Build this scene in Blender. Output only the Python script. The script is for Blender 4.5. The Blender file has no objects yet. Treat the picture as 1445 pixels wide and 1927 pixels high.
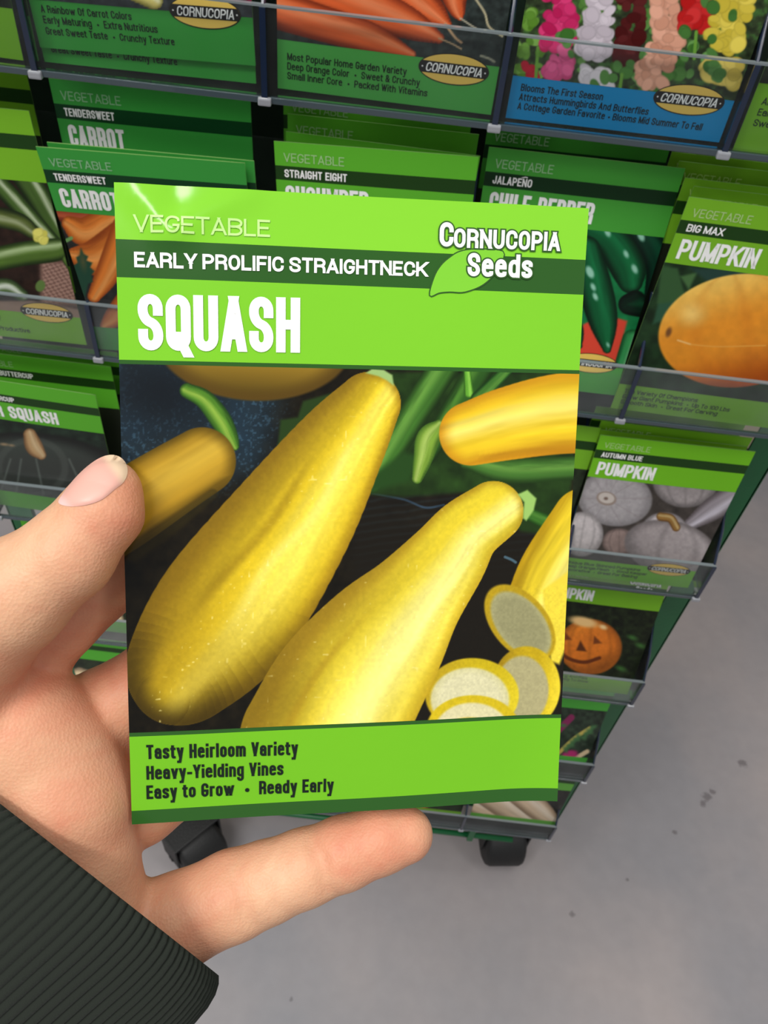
import bpy, bmesh, math, random
import numpy as np
from mathutils import Vector, Matrix
from mathutils.geometry import tessellate_polygon

# ------------------------------------------------------------------ camera, world, lights, exposure
sc = bpy.context.scene
COL = sc.collection
F = 1600.0                                   # focal length in photo pixels
CAMZ = 1.0                                   # camera height above the floor
TH, PS, RO = 0.8502, 0.0012, 0.1174          # pitch down, yaw, roll
ff = np.array([math.sin(PS)*math.cos(TH), math.cos(PS)*math.cos(TH), -math.sin(TH)])
_r = np.array([math.cos(PS), -math.sin(PS), 0.0]); _u = np.cross(_r, ff)
rr = math.cos(RO)*_r + math.sin(RO)*_u
uu = -math.sin(RO)*_r + math.cos(RO)*_u
CP = np.array([0, 0, CAMZ])
cd = bpy.data.cameras.new('camera'); cam = bpy.data.objects.new('camera', cd); COL.objects.link(cam)
cam.matrix_world = Matrix([[rr[i], uu[i], -ff[i], CP[i]] for i in range(3)] + [[0, 0, 0, 1]])
cd.sensor_fit = 'VERTICAL'; cd.sensor_height = 36; cd.lens = F/1927*36
cd.clip_start = 0.01; cd.clip_end = 50
cd.dof.use_dof = True; cd.dof.focus_distance = 0.163; cd.dof.aperture_fstop = 62
sc.camera = cam
sc.view_settings.view_transform = 'Standard'; sc.view_settings.look = 'None'
sc.view_settings.gamma = 1; sc.view_settings.use_curve_mapping = False
sc.view_settings.exposure = 0.0
w = bpy.data.worlds.new('store'); sc.world = w; w.use_nodes = True
w.node_tree.nodes['Background'].inputs[0].default_value = (0.93, 0.97, 1.0, 1)
w.node_tree.nodes['Background'].inputs[1].default_value = 0.31
def area(name, loc, target, sx, sy, power, col):
    l = bpy.data.lights.new(name, 'AREA'); l.shape = 'RECTANGLE'; l.size = sx; l.size_y = sy
    l.energy = power; l.color = col
    o = bpy.data.objects.new(name, l); COL.objects.link(o); o.location = loc
    o.rotation_euler = (Vector(target)-Vector(loc)).to_track_quat('-Z', 'Y').to_euler()
    return o
area('ceiling_tube_light', (-0.9, -0.7, 2.9), (-0.5, -0.1, 0), 0.5, 3.0, 40, (1, .98, .95))
area('ceiling_tube_light', (1.4, -0.3, 2.9), (1.0, 0, 0), 0.5, 3.0, 22, (1, .97, .93))
area('ceiling_tube_light', (-0.62, -1.02, 2.9), (0, 0.1, .4), 1.5, 0.22, 29, (1, .98, .95))

# ------------------------------------------------------------------ helpers
def c2w(p):                                   # camera space -> world
    p = np.asarray(p, float); return p[..., :1]*rr + p[..., 1:2]*uu - p[..., 2:3]*ff + CP
def pz(x, y, z):                              # photo pixel + distance -> camera space
    return np.array([(x-722.5)/F*z, -(y-963.5)/F*z, -z])
def proj(P):
    P = np.asarray(P)-CP; z = P@ff
    return 722.5+F*(P@rr)/z, 963.5-F*(P@uu)/z
def ray(x, y): return (x-722.5)/F*rr-(y-963.5)/F*uu+ff
def lin(c):
    c = np.asarray(c, float)/255.0
    return np.where(c <= .04045, c/12.92, ((c+.055)/1.055)**2.4)
def mesh_obj(name, verts, faces, mats=None, parent=None, smooth=False, colors=None, midx=None):
    me = bpy.data.meshes.new(name)
    verts = np.asarray(verts, np.float32).reshape(-1, 3)
    if isinstance(faces, np.ndarray):
        n, k = faces.shape
        me.vertices.add(len(verts)); me.vertices.foreach_set('co', verts.ravel())
        me.loops.add(n*k); me.loops.foreach_set('vertex_index', faces.astype(np.int32).ravel())
        me.polygons.add(n); me.polygons.foreach_set('loop_start', np.arange(0, n*k, k, dtype=np.int32))
        me.polygons.foreach_set('loop_total', np.full(n, k, np.int32))
        me.update(calc_edges=True)
    else:
        me.from_pydata(verts.tolist(), [], [list(f) for f in faces]); me.update()
    if colors is not None:
        a = me.color_attributes.new('Col', 'FLOAT_COLOR', 'POINT')
        cc = np.ones((len(verts), 4), np.float32); cc[:, :3] = colors
        a.data.foreach_set('color', cc.ravel())
    for m in (mats or []): me.materials.append(m)
    if midx is not None: me.polygons.foreach_set('material_index', np.asarray(midx, np.int32))
    me.polygons.foreach_set('use_smooth', np.full(len(me.polygons), smooth, bool))
    me.validate()
    o = bpy.data.objects.new(name, me); COL.objects.link(o)
    if parent is not None: o.parent = parent
    return o
def empty(name, loc, parent=None):
    o = bpy.data.objects.new(name, None); COL.objects.link(o); o.location = loc
    o.empty_display_size = .02
    if parent is not None: o.parent = parent
    return o
def tag(o, label=None, cat=None, group=None, kind=None):
    if label: o['label'] = label
    if cat: o['category'] = cat
    if group: o['group'] = group
    if kind: o['kind'] = kind
    return o
class MB:
    def __init__(s): s.v = []; s.f = []
    def add(s, v, f):
        b = len(s.v); s.v += [tuple(map(float, p)) for p in v]; s.f += [tuple(i+b for i in q) for q in f]
    def box(s, x0, x1, y0, y1, z0, z1, bev=0.0):
        bm = bmesh.new(); bmesh.ops.create_cube(bm, size=1)
        for v in bm.verts:
            v.co = Vector((x0 if v.co.x < 0 else x1, y0 if v.co.y < 0 else y1, z0 if v.co.z < 0 else z1))
        if bev > 0: bmesh.ops.bevel(bm, geom=list(bm.edges), offset=bev, segments=2, affect='EDGES', profile=.6)
        bm.verts.index_update()
        s.add([v.co for v in bm.verts], [[v.index for v in f.verts] for f in bm.faces]); bm.free()
    def tube(s, pts, r, n=10, caps=True):
        pts = [Vector(p) for p in pts]; rings = []
        for i, p in enumerate(pts):
            d = (pts[min(i+1, len(pts)-1)]-pts[max(i-1, 0)]).normalized()
            a = d.orthogonal().normalized(); b = d.cross(a)
            rings.append([p+(a*math.cos(2*math.pi*k/n)+b*math.sin(2*math.pi*k/n))*r for k in range(n)])
        v = [q for R in rings for q in R]; f = []
        for i in range(len(pts)-1):
            for k in range(n): f.append((i*n+k, i*n+(k+1) % n, (i+1)*n+(k+1) % n, (i+1)*n+k))
        if caps: f += [tuple(range(n-1, -1, -1)), tuple(range((len(pts)-1)*n, len(pts)*n))]
        s.add(v, f)
    def lathe_x(s, prof, c, n=32):             # prof: (x, r) about the X axis through c
        v = []; f = []
        for x, r in prof:
            for k in range(n): v.append((c[0]+x, c[1]+r*math.cos(2*math.pi*k/n), c[2]+r*math.sin(2*math.pi*k/n)))
        for i in range(len(prof)-1):
            for k in range(n): f.append((i*n+k, i*n+(k+1) % n, (i+1)*n+(k+1) % n, (i+1)*n+k))
        f += [tuple(range(n-1, -1, -1)), tuple(range((len(prof)-1)*n, len(prof)*n))]
        s.add(v, f)
    def build(s, name, mat, parent=None, smooth=False):
        o = mesh_obj(name, s.v, s.f, [mat], parent, smooth)
        return o

# ------------------------------------------------------------------ materials
def principled(name, col=(.5, .5, .5), rough=.5, **kw):
    m = bpy.data.materials.new(name); m.use_nodes = True
    b = m.node_tree.nodes['Principled BSDF']
    b.inputs['Base Color'].default_value = (*col, 1); b.inputs['Roughness'].default_value = rough
    for k, v in kw.items(): b.inputs[k.replace('_', ' ')].default_value = v
    return m
def noise_bump(m, scale, strength, dist=.001, detail=3, stretch=None):
    nt = m.node_tree; b = nt.nodes['Principled BSDF']
    tc = nt.nodes.new('ShaderNodeTexCoord'); n = nt.nodes.new('ShaderNodeTexNoise'); bu = nt.nodes.new('ShaderNodeBump')
    n.inputs['Scale'].default_value = scale; n.inputs['Detail'].default_value = detail
    bu.inputs['Strength'].default_value = strength; bu.inputs['Distance'].default_value = dist
    src = tc.outputs['Object']
    if stretch:
        mp = nt.nodes.new('ShaderNodeMapping'); mp.inputs['Scale'].default_value = stretch
        nt.links.new(src, mp.inputs[0]); src = mp.outputs[0]
    nt.links.new(src, n.inputs['Vector']); nt.links.new(n.outputs[0], bu.inputs['Height']); nt.links.new(bu.outputs[0], b.inputs['Normal'])
    return n
def print_mat(name, rough, spec, bmp=.12):
    m = principled(name, rough=rough, Specular_IOR_Level=spec)
    nt = m.node_tree; a = nt.nodes.new('ShaderNodeAttribute'); a.attribute_name = 'Col'
    nt.links.new(a.outputs['Color'], nt.nodes['Principled BSDF'].inputs['Base Color'])
    noise_bump(m, 260, bmp, .0004)
    return m
M_print = print_mat('glossy_printed_paper', .38, .22)
M_printh = print_mat('held_printed_paper', .5, .0, .1)
M_printh.node_tree.nodes['Principled BSDF'].inputs['Coat Weight'].default_value = .65
M_printh.node_tree.nodes['Principled BSDF'].inputs['Coat Roughness'].default_value = .15
M_ink = principled('lettering_ink', rough=.45, Specular_IOR_Level=.3)
_a = M_ink.node_tree.nodes.new('ShaderNodeAttribute'); _a.attribute_name = 'Col'
M_ink.node_tree.links.new(_a.outputs['Color'], M_ink.node_tree.nodes['Principled BSDF'].inputs['Base Color'])
M_green = principled('green_painted_steel', lin((18, 96, 52)), .42)
noise_bump(M_green, 400, .15)
M_dark = principled('dark_green_panel', lin((9, 40, 20)), .7)
noise_bump(M_dark, 300, .2)
M_slot = principled('worn_slot_metal', lin((96, 140, 110)), .5)
M_black = principled('black_rubber', lin((24, 24, 24)), .55)
noise_bump(M_black, 500, .3)
M_grey = principled('grey_caster_metal', lin((84, 92, 88)), .45, Metallic=.4)
M_wall = principled('beige_laminate', lin((176, 160, 142)), .6)
noise_bump(M_wall, 80, .1)
def clear(name, tint, milky, gl):
    m = bpy.data.materials.new(name); m.use_nodes = True; nt = m.node_tree; nt.nodes.clear()
    o = nt.nodes.new('ShaderNodeOutputMaterial'); t = nt.nodes.new('ShaderNodeBsdfTransparent'); t.inputs[0].default_value = (*tint, 1)
    d = nt.nodes.new('ShaderNodeBsdfDiffuse'); d.inputs[0].default_value = (.62, .66, .68, 1)
    g = nt.nodes.new('ShaderNodeBsdfGlossy'); g.inputs['Roughness'].default_value = .12
    tc = nt.nodes.new('ShaderNodeTexCoord'); n = nt.nodes.new('ShaderNodeTexNoise'); n.inputs['Scale'].default_value = 35; n.inputs['Detail'].default_value = 4
    mr = nt.nodes.new('ShaderNodeMapRange'); mr.inputs[1].default_value = .35; mr.inputs[2].default_value = .75
    mr.inputs[3].default_value = milky*.6; mr.inputs[4].default_value = milky*1.5
    nt.links.new(tc.outputs['Object'], n.inputs['Vector']); nt.links.new(n.outputs[0], mr.inputs[0])
    a = nt.nodes.new('ShaderNodeMixShader'); nt.links.new(mr.outputs[0], a.inputs[0])
    b = nt.nodes.new('ShaderNodeMixShader'); fr = nt.nodes.new('ShaderNodeFresnel'); fr.inputs[0].default_value = gl
    nt.links.new(t.outputs[0], a.inputs[1]); nt.links.new(d.outputs[0], a.inputs[2])
    nt.links.new(fr.outputs[0], b.inputs[0]); nt.links.new(a.outputs[0], b.inputs[1]); nt.links.new(g.outputs[0], b.inputs[2])
    nt.links.new(b.outputs[0], o.inputs[0])
    return m
M_clear = clear('clear_acrylic', (.98, .99, .985), .012, 1.12)
M_cleart = clear('clean_clear_acrylic', (.95, .965, .965), .012, 1.14)
M_clearf = clear('scuffed_clear_acrylic', (.97, .98, .975), .055, 1.14)
M_edge = principled('acrylic_edge', lin((26, 38, 60)), .15, Coat_Weight=.5)  # dark look of internal reflection put into the colour of a clear edge
M_edgeg = principled('acrylic_bottom_edge', lin((62, 74, 80)), .2, Coat_Weight=.5)
M_lip = principled('acrylic_lip', lin((120, 130, 132)), .2, Coat_Weight=.6)
M_clip = principled('clear_joint_plastic', lin((150, 152, 158)), .12, Coat_Weight=1.0)

# floor: mottled grey sealed floor with a few specks
M_floor = principled('grey_sealed_floor', rough=.42)
nt = M_floor.node_tree; pb = nt.nodes['Principled BSDF']
tc = nt.nodes.new('ShaderNodeTexCoord')
n1 = nt.nodes.new('ShaderNodeTexNoise'); n1.inputs['Scale'].default_value = 3.2; n1.inputs['Detail'].default_value = 5
n2 = nt.nodes.new('ShaderNodeTexNoise'); n2.inputs['Scale'].default_value = 60; n2.inputs['Detail'].default_value = 4
r1 = nt.nodes.new('ShaderNodeValToRGB'); r1.color_ramp.elements[0].position = .38; r1.color_ramp.elements[1].position = .64
r1.color_ramp.elements[0].color = (*lin((138, 137, 142)), 1); r1.color_ramp.elements[1].color = (*lin((160, 152, 152)), 1)
r2 = nt.nodes.new('ShaderNodeValToRGB'); r2.color_ramp.elements[0].color = (.9, .9, .9, 1); r2.color_ramp.elements[1].color = (1.06, 1.06, 1.06, 1)
mx = nt.nodes.new('ShaderNodeMix'); mx.data_type = 'RGBA'; mx.blend_type = 'MULTIPLY'; mx.inputs[0].default_value = 1
nt.links.new(tc.outputs['Object'], n1.inputs['Vector']); nt.links.new(tc.outputs['Object'], n2.inputs['Vector'])
nt.links.new(n1.outputs[0], r1.inputs[0]); nt.links.new(n2.outputs[0], r2.inputs[0])
nt.links.new(r1.outputs[0], mx.inputs[6]); nt.links.new(r2.outputs[0], mx.inputs[7])
last = mx.outputs[2]
for px, py, rad in ((1397, 1437, .0055), (1330, 1500, .006), (1322, 1512, .004), (1077, 1720, .0035), (1270, 1566, .003), (548, 1880, .0025), (1340, 1490, .004), (1180, 1655, .002)):
    d = ray(px, py); P = d*(-CAMZ/d[2])
    vm = nt.nodes.new('ShaderNodeVectorMath'); vm.operation = 'DISTANCE'; vm.inputs[1].default_value = (P[0], P[1], 0)
    ns = nt.nodes.new('ShaderNodeTexNoise'); ns.inputs['Scale'].default_value = 190
    nt.links.new(tc.outputs['Object'], vm.inputs[0]); nt.links.new(tc.outputs['Object'], ns.inputs['Vector'])
    ma = nt.nodes.new('ShaderNodeMath'); ma.operation = 'MULTIPLY_ADD'; ma.inputs[1].default_value = rad*1.8
    nt.links.new(ns.outputs[0], ma.inputs[0]); nt.links.new(vm.outputs['Value'], ma.inputs[2])
    mr = nt.nodes.new('ShaderNodeMapRange'); mr.inputs[1].default_value = rad*1.5; mr.inputs[2].default_value = rad*2.1
    mr.inputs[3].default_value = .6; mr.inputs[4].default_value = 0
    nt.links.new(ma.outputs[0], mr.inputs[0])
    mm = nt.nodes.new('ShaderNodeMix'); mm.data_type = 'RGBA'; mm.inputs[7].default_value = (*lin((82, 76, 80)), 1)
    nt.links.new(mr.outputs[0], mm.inputs[0]); nt.links.new(last, mm.inputs[6]); last = mm.outputs[2]
nt.links.new(last, pb.inputs['Base Color'])

# ------------------------------------------------------------------ the setting
b = MB(); b.box(-3, 3, -3, 3, -.05, 0)
tag(b.build('floor', M_floor), kind='structure')
b = MB(); b.box(-3, 3, 1.10, 1.16, .02, 2.6)
tag(b.build('wall_back', M_wall), kind='structure')
b = MB(); b.box(-3, 3, 1.085, 1.10, 0, .022)
tag(b.build('baseboard_back', M_black), kind='structure')

# ------------------------------------------------------------------ seed rack
X0, D, Z0, PT, W = -0.1511, 0.3286, CAMZ-0.2813, 0.1377, 0.088
NC0, NC1 = -1, 4                                   # column joints of one tray
XL, XR = X0+NC0*W, X0+NC1*W
ROWS = range(-1, 5)
rack = tag(empty('display_rack', (0, D+.05, 0)), 'green steel rolling seed display rack holding rows of clear trays', 'rack')
def rel(mb_, name, mat, smooth=False, parent=rack):
    o = mb_.build(name, mat, parent, smooth)
    o.matrix_parent_inverse = Matrix.Translation((0, -(D+.05), 0)); return o
for s, x in ((1, XR+.0075), (-1, XL-.0075-.018)):
    b = MB(); b.box(x, x+.018, D+.046, D+.0475, .075, 1.25, .0005)
    xe = x if s > 0 else x+.0165
    b.box(xe+(.0165 if s > 0 else -.0165), xe+(.018 if s > 0 else -.015), D+.046, D+.075, .075, 1.25)
    p = rel(b, 'side_post', M_green)
    b = MB(); z = .12
    while z < 1.2:
        b.box(x+.0075, x+.0095, D+.0455, D+.0458, z, z+.007); z += .0195
    q = rel(b, 'slot', M_slot); q.parent = p; q.matrix_parent_inverse = Matrix.Translation((0, -(D+.05), 0))
    q['label'] = 'row of worn pale slots'
b = MB(); b.box(XL-.006, XR+.006, D+.076, D+.080, .13, 1.25)
rel(b, 'back_panel', M_dark)
for z, y in ((.133, D+.008), (.055, D+.055), (.055, D+.075), (.125, D+.05)):
    b = MB(); b.tube([(XL+.03, y, z), (XR-.03, y, z)], .0035 if z < .1 else .003); rel(b, 'bottom_rail', M_green, True)
for x in (XL+.034, XR-.052):
    b = MB(); b.box(x, x+.007, D+.05, D+.058, .05, .135, .001); rel(b, 'caster_bracket', M_green)
for x in (.124, -.166):
    b = MB(); b.box(x, x+.006, D+.003, D+.012, .128, .1655, .0008); rel(b, 'rail_bracket', M_green)
def caster(x, y, rot, cw=.045, r=.032):
    h = empty('caster', (0, 0, 0), rack); h.location = (x, y-(D+.05), 0); h.rotation_euler = (0, 0, rot)
    b = MB(); b.lathe_x([(-cw/2, r-.006), (-cw/2+.002, r-.002), (-cw/2+.006, r), (cw/2-.006, r), (cw/2-.002, r-.002), (cw/2, r-.006)], (0, 0, r), 40)
    o = b.build('wheel', M_black, h, True)
    b = MB(); b.box(-cw/2-.004, -cw/2-.0015, -.014, .014, r-.004, r*2+.008, .001); b.box(cw/2+.0015, cw/2+.004, -.014, .014, r-.004, r*2+.008, .001)
    b.box(-cw/2-.004, cw/2+.004, -.014, .014, r*2+.006, r*2+.010, .001)
    b.tube([(-cw/2-.005, 0, r), (cw/2+.005, 0, r)], .004)
    b.build('fork', M_black, h)
caster(XR-.022, D+.05, .12)
caster(XL+.072, D+.004, .85, .05, .034)

def make_tray(k):
    z = Z0-k*PT
    t = empty('pocket_tray', (XL, D, z))
    L = XR-XL; dep = .055
    b = MB(); b.box(0, L, -.0012, 0, .0012, .0317); b.build('front_wall', M_clearf if k > -1 else M_cleart, t)
    b = MB(); b.box(0, L, -.0015, .0004, .0317, .0324); b.build('front_lip', M_lip, t)
    b = MB(); b.box(0, L, -.0015, .0006, -.0018, .0006, .0003); b.build('bottom_edge', M_edgeg, t)
    b = MB(); b.box(0, L, .0006, dep, -.0012, 0); b.build('tray_floor', M_clear, t)
    b = MB(); b.box(0, L, dep, dep+.0012, -.0012, .095); b.build('tray_back', M_clear, t)
    for i in range(NC1-NC0+1):
        x = i*W; x = min(max(x, .0008), L-.0008)
        bm = [(x-.0007, 0, 0), (x-.0007, dep, 0), (x-.0007, dep, .092), (x-.0007, .012, .05), (x-.0007, .0, .0317)]
        v = bm+[(p[0]+.0014, p[1], p[2]) for p in bm]
        f = [(4, 3, 2, 1, 0), (5, 6, 7, 8, 9)]+[(j, (j+1) % 5, 5+(j+1) % 5, 5+j) for j in range(5)]
        dv = mesh_obj('divider', v, f, [M_clear], t)
        b = MB(); b.box(x-.0011, x+.0011, -.0022, -.0013, .0006, .0317)
        b.tube([(x, 0, .0317), (x, .012, .050), (x, dep, .092)], .0009, 6)
        e = b.build('divider_edge', M_edge, dv); e['label'] = 'dark blue divider edge'
        b = MB(); b.box(x-.0026, x+.0026, -.0030, .0004, -.0024, .0006, .0007); b.build('joint_clip', M_clip, t)
    return t
tray_names = {-1: 'topmost clear tray, holding carrot and hollyhock seed packets', 0: 'clear tray holding the cucumber, chile pepper and big orange pumpkin packets',
              1: 'clear tray holding the buttercup squash and pale grey pumpkin packets', 2: 'clear tray holding the jack-o-lantern pumpkin packet',
              3: 'clear tray with a pink-streaked vegetable packet, second from the bottom', 4: 'lowest clear tray, just above the caster wheels'}
for k in ROWS:
    tag(make_tray(k), tray_names[k], 'tray', 'clear acrylic trays on the seed rack')

# ------------------------------------------------------------------ painting of printed pictures
def vnoise(x, y, seed=0):
    def h(i, j):
        v = np.sin(i*127.1+j*311.7+seed*74.7)*43758.5453; return v-np.floor(v)
    xi, yi = np.floor(x), np.floor(y); fx, fy = x-xi, y-yi
    fx = fx*fx*(3-2*fx); fy = fy*fy*(3-2*fy)
    return (h(xi, yi)*(1-fx)+h(xi+1, yi)*fx)*(1-fy)+(h(xi, yi+1)*(1-fx)+h(xi+1, yi+1)*fx)*fy
def fbm(x, y, seed=0, o=3):
    s = 0; a = .5; t = 0
    for i in range(o): s = s+a*vnoise(x*2**i, y*2**i, seed+i*3); t += a; a *= .5
    return s/t
def ss(a, b, x): t = np.clip((x-a)/(b-a), 0, 1); return t*t*(3-2*t)
def smooth_path(pts, n=8):
    P = np.array(pts, float)
    if len(P) < 3: n = 12
    Q = np.vstack([2*P[0]-P[1], P, 2*P[-1]-P[-2]]); out = []
    for i in range(1, len(Q)-2):
        for t in np.arange(n)/n:
            out.append(.5*((2*Q[i])+(-Q[i-1]+Q[i+1])*t+(2*Q[i-1]-5*Q[i]+4*Q[i+1]-Q[i+2])*t*t+(-Q[i-1]+3*Q[i]-3*Q[i+1]+Q[i+2])*t**3))
    out.append(P[-1]); return np.array(out)
class Art:
    def __init__(s, X, Y, base): s.X = X; s.Y = Y; s.C = np.tile(np.array(base, float), (len(X), 1))
    def put(s, m, col):
        m = np.clip(m, 0, 1)[:, None]; col = np.asarray(col, float)
        s.C = s.C*(1-m)+col*m
    def noise(s, amt, sx, sy=None, seed=0, mask=None):
        n = (fbm(s.X/sx, s.Y/(sy or sx), seed)-.5)*2*amt
        if mask is not None: n = n*mask
        s.C = np.clip(s.C*(1+n[:, None]), 0, 255)
    def ell(s, cx, cy, rx, ry, rot, col, soft=1.5, edge=None, light=None):
        c, q = math.cos(math.radians(rot)), math.sin(math.radians(rot))
        dx, dy = s.X-cx, s.Y-cy; a, b_ = (dx*c+dy*q)/rx, (-dx*q+dy*c)/ry
        d = np.sqrt(a*a+b_*b_); m = ss(1+soft/min(rx, ry), 1-soft/min(rx, ry), d)
        C = np.tile(np.array(col, float), (len(s.X), 1))
        if light is not None:           # (dx, dy, bright colour, dark colour) as printed in the picture
            lx, ly, hi, lo = light; t = (dx/rx*lx+dy/ry*ly)
            C = C+(np.array(hi)-C)*ss(.1, 1.0, t)[:, None]; C = C+(np.array(lo)-C)*ss(-.1, -1.0, t)[:, None]
        if edge is not None: C = C+(np.array(edge)-C)*ss(.72, 1.0, d)[:, None]
        s.put(m, C); return m, a, b_
    def poly(s, pts, col, soft=1.5):
        P = np.array(pts, float); n = len(P); ins = np.zeros(len(s.X), bool); dm = np.full(len(s.X), 1e9)
        for i in range(n):
            x1, y1 = P[i]; x2, y2 = P[(i+1) % n]
            cnd = ((y1 > s.Y) != (y2 > s.Y)); xx = (x2-x1)*(s.Y-y1)/((y2-y1) or 1e-9)+x1
            ins ^= cnd & (s.X < xx)
            ex, ey = x2-x1, y2-y1; t = np.clip(((s.X-x1)*ex+(s.Y-y1)*ey)/(ex*ex+ey*ey+1e-9), 0, 1)
            dm = np.minimum(dm, np.hypot(s.X-x1-t*ex, s.Y-y1-t*ey))
        sd = np.where(ins, -dm, dm); m = ss(soft, -soft, sd); s.put(m, col); return m
    def tube(s, pts, pal, soft=1.5, streak=.12, seed=1, lite=-.3, clip=None, width=.55, rim=.75):
        """a fruit drawn along a path of (x, y, r); pal = (dark, mid, bright); lite = side of the sheen"""
        Q = smooth_path(pts, 7); best = np.full(len(s.X), 1e9); T = np.zeros(len(s.X)); S = np.zeros(len(s.X)); L = 0
        for i in range(len(Q)-1):
            x1, y1, r1 = Q[i]; x2, y2, r2 = Q[i+1]; ex, ey = x2-x1, y2-y1; l = math.hypot(ex, ey)+1e-9
            t = np.clip(((s.X-x1)*ex+(s.Y-y1)*ey)/(l*l), 0, 1); r = r1+(r2-r1)*t
            dx, dy = s.X-x1-t*ex, s.Y-y1-t*ey; d = np.hypot(dx, dy)/r
            side = ((s.X-x1)*(-ey)+(s.Y-y1)*ex)/l/r
            b_ = d < best; best[b_] = d[b_]; T[b_] = (L+t*l)[b_]; S[b_] = side[b_]; L += l
        R = max(p[2] for p in pts); m = ss(1+soft/R, 1-soft/R, best)
        if clip is not None: m = m*clip
        S = np.clip(S, -1, 1)
        dk, md, br = [np.array(c, float) for c in pal]
        st = (fbm(T/(R*1.6), S*5+seed, seed)-.5)*2
        f1 = ss(width, 0, np.abs(S-lite+.12*st)); f2 = ss(rim-.35, 1.02, np.maximum(np.abs(S+.12*st)*np.where(S*lite > 0, .82, 1.0), best*.9))
        C = md+(br-md)*f1[:, None]; C = C+(dk-C)*f2[:, None]
        C = C*(1+streak*st[:, None]*.9); C = np.clip(C, 0, 255)
        s.put(m, C); return m, T, S, best
    def stroke(s, pts, wd, col, soft=1.0): return s.tube([(x, y, wd) for x, y in pts], (col, col, col), soft=soft, streak=0)

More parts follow.
